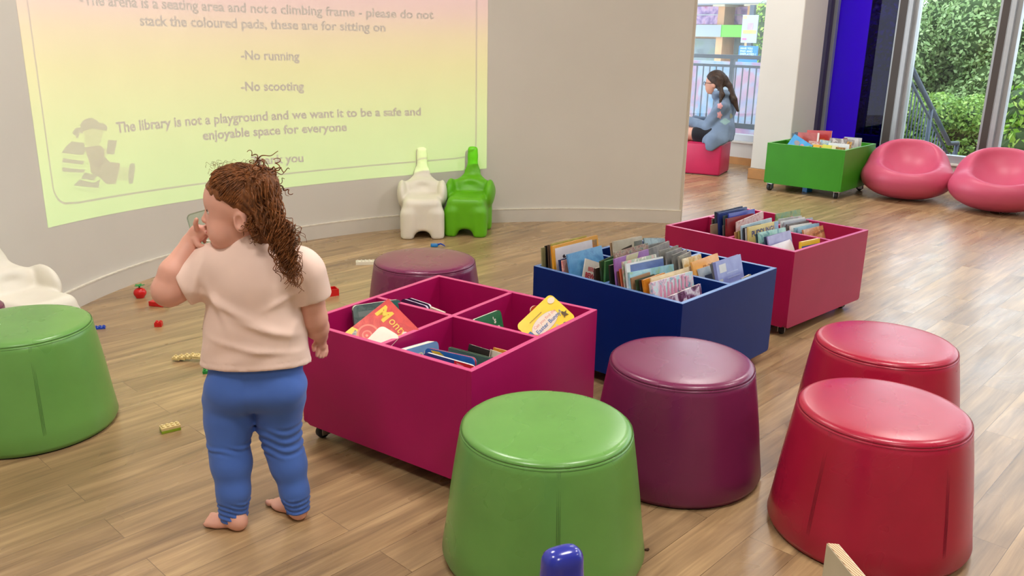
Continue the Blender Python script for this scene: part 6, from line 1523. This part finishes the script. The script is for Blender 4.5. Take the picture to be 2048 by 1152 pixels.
free_book(mg, (1031.5, 652), .380, (1100.5, 587), .122, -94, 38, .014, ((246, 208, 30), (250, 216, 44)), 'yellow rounded board book with an oval title leaning in the magenta box', 'board', extras=(
    ('oval', .47, .50, .34, .22, (150, 90, 60)), ('oval', .47, .50, .335, .215, (238, 222, 206)), ('text', 'Can you find the', .22, .46, .0145, (226, 150, 130), 0.01, 0.0), ('text', 'Easter Bunny?', .20, .62, .020, (90, 120, 170), 0.02, 0.0), ('band', .24, .58, .205, .225, (176, 140, 40)),
    ('oval', .90, .16, .08, .09, (236, 220, 196)), ('band', .03, .13, .40, .66, (30, 96, 150)), ('band', .03, .07, .72, .92, (206, 60, 70)),
    ('poly', [(.84, .66), (.88, .58), (.91, .66), (.97, .66), (.92, .72), (.94, .8), (.88, .75), (.82, .79), (.85, .72)], (90, 66, 30)), ('oval', .52, .92, .03, .05, (60, 46, 30)), ('oval', .74, .92, .04, .06, (120, 110, 90)), ('poly', [(.55, .84), (.60, .74), (.63, .80), (.60, .90)], (206, 190, 150))))
row_book(mg, (808, 700.5), (876.5, 681), 'pale blue board book with cream pages in the near part of the magenta box', ((120, 160, 206), (104, 146, 196)), v=.285, t=.030, lean=10, kind='board', extras=(('text', 'PANDA, 6', .10, .20, .026, (226, 222, 180), 0.03, 0.06),))
end_book(mg, (850, 695), (950, 716.5), 'blue board book with a yellow swoosh in the near part of the magenta box', ((34, 96, 178), (50, 120, 200)), .100, lean=9, t=.011, kind='board', extras=(('poly', [(.12, .02), (.30, .02), (.62, .16), (.86, .34), (.70, .34), (.4, .24)], (244, 206, 60)), ('oval', .8, .14, .03, .05, (220, 226, 236))), pages=mat('red_edges', S(170, 40, 36), 0.6))
end_book(mg, (847, 703.5), (948, 732), 'navy and red board book nearest the front panel of the magenta box', ((34, 60, 134), (60, 84, 156)), .062, lean=8, t=.012, kind='board', extras=(('band', .62, 1.0, 0, .9, (214, 50, 54)), ('poly', [(.66, .02), (.8, .04), (.94, .12), (.9, .14), (.74, .10)], (226, 170, 180))))
end_book(mg, (897, 695), (981, 717), 'grey-green hardback in the near part of the magenta box', ((70, 96, 80), (84, 110, 94)), .165, lean=9, t=.014, kind='hard', pages=mat('green_grey_pages', S(130, 146, 134), 0.7))
end_book(mg, (938, 688), (980, 701), 'black book with an orange line behind the grey-green one in the magenta box', ((34, 30, 28), (44, 38, 34)), .215, lean=14, t=.008, extras=(('band', .05, .9, .30, .34, (170, 100, 60)),))
end_book(mg, (980, 699), (1008, 708), 'white torn-edged book at the right of the black one in the magenta box', ((226, 216, 196),), .230, lean=14, t=.006, extras=(('band', .2, .32, .1, .5, (40, 36, 34)),))
end_book(mg, (986.8, 695), (1014, 702), 'amber book right behind the white torn-edged one in the magenta box', ((222, 150, 50),), .262, lean=12, t=.008)
# ---- green box by the window
gb = lambda TL, TR, lab, cols, u, **k: end_book('green', TL, TR, lab, cols, u, **k)
gb((1614.4, 260), (1664, 261.8), 'tall red book with a blue foot standing in the green box', ((176, 44, 46), (190, 60, 50)), .30, t=.010, lean=8, extras=(('band', .40, .88, .36, 1, ((50, 96, 150), (70, 130, 170))), ('band', .5, .75, .2, .3, (206, 110, 50))))
gb((1584, 266.5), (1600, 266), 'small dark teal book tip behind the blue one in the green box', ((40, 74, 84),), .24, t=.008, lean=8)
gb((1589.4, 264.3), (1639, 266), 'reddish-brown book with a white edge in the green box', ((170, 66, 58), (186, 84, 72)), .20, t=.010, lean=8, extras=(('band', .93, 1, 0, 1, (226, 214, 206)), ('band', 0, .14, 0, .2, (30, 50, 70))))
gb((1618, 281), (1640, 284), 'white and red striped book in the middle of the green box', ((222, 206, 196), (190, 70, 60)), .15, t=.008, lean=10, scale=40)
gb((1640, 279), (1662, 282), 'pale blue patterned book in the middle of the green box', ((110, 160, 190), (190, 200, 190), (60, 90, 110)), .17, t=.008, lean=10, scale=30)
o = hit('green', 1589.5, 268, 0, .11)
Zg = Vector((-math.cos(.30), 0, math.sin(.30))); pr_ = hit('green', 1626, 291.5, 0, .085)
make_book(box_M('green') @ frame(o, (pr_ - o), Zg), .200, .145, .008, ((50, 146, 206), (70, 160, 214)), 'sky blue book with an orange blob leaning at the left of the green box', 'books in the green box', 'paper', extras=(('oval', .42, .74, .22, .22, (240, 176, 60)), ('oval', .62, .36, .10, .12, (226, 130, 150)), ('oval', .34, .36, .14, .14, (150, 140, 140))))
gb((1627, 288.6), (1645, 290.5), 'orange-yellow book at the near rim of the green box', ((240, 180, 50),), .060, t=.010, lean=8, extras=(('oval', .8, .12, .12, .08, (120, 80, 40)),))
gb((1645.5, 288.5), (1664, 291), 'lime yellow book next to the orange-yellow one in the green box', ((222, 220, 80),), .062, t=.010, lean=8)
gb((1664.5, 290.5), (1676, 292), 'cream book right of the lime yellow one in the green box', ((232, 222, 176),), .064, t=.010, lean=8)
gb((1672, 294), (1700, 296.5), 'small brown and yellow book at the near right rim of the green box', ((110, 74, 50), (206, 160, 70)), .040, t=.010, lean=6, scale=30)
gb((1657.5, 285), (1713, 290), 'white long book lying across the green box', ((226, 228, 226), (206, 214, 216)), .120, t=.012, lean=10, extras=(('band', .62, 1, .2, .9, ((120, 150, 170), (190, 200, 200))),))
gb((1660, 275.5), (1713, 280), 'grey and white book behind the long white one in the green box', ((206, 200, 196), (130, 120, 116), (190, 186, 182)), .22, t=.010, lean=8, scale=22)
gb((1686, 276), (1738, 279), 'pale grey book with dark red edge at the far right of the green box', ((190, 190, 190), (214, 214, 212)), .31, t=.010, lean=8, extras=(('band', 0, .3, 0, .15, (150, 70, 80)),))
gb((1689, 273.5), (1737, 277.5), 'second pale grey book at the far right of the green box', ((200, 200, 202), (176, 176, 178)), .385, t=.010, lean=4, umin=.363)
gb((1712, 284), (1732, 287), 'orange-striped small book at the right rim of the green box', ((226, 170, 80), (120, 90, 60)), .175, t=.010, lean=9, scale=40)
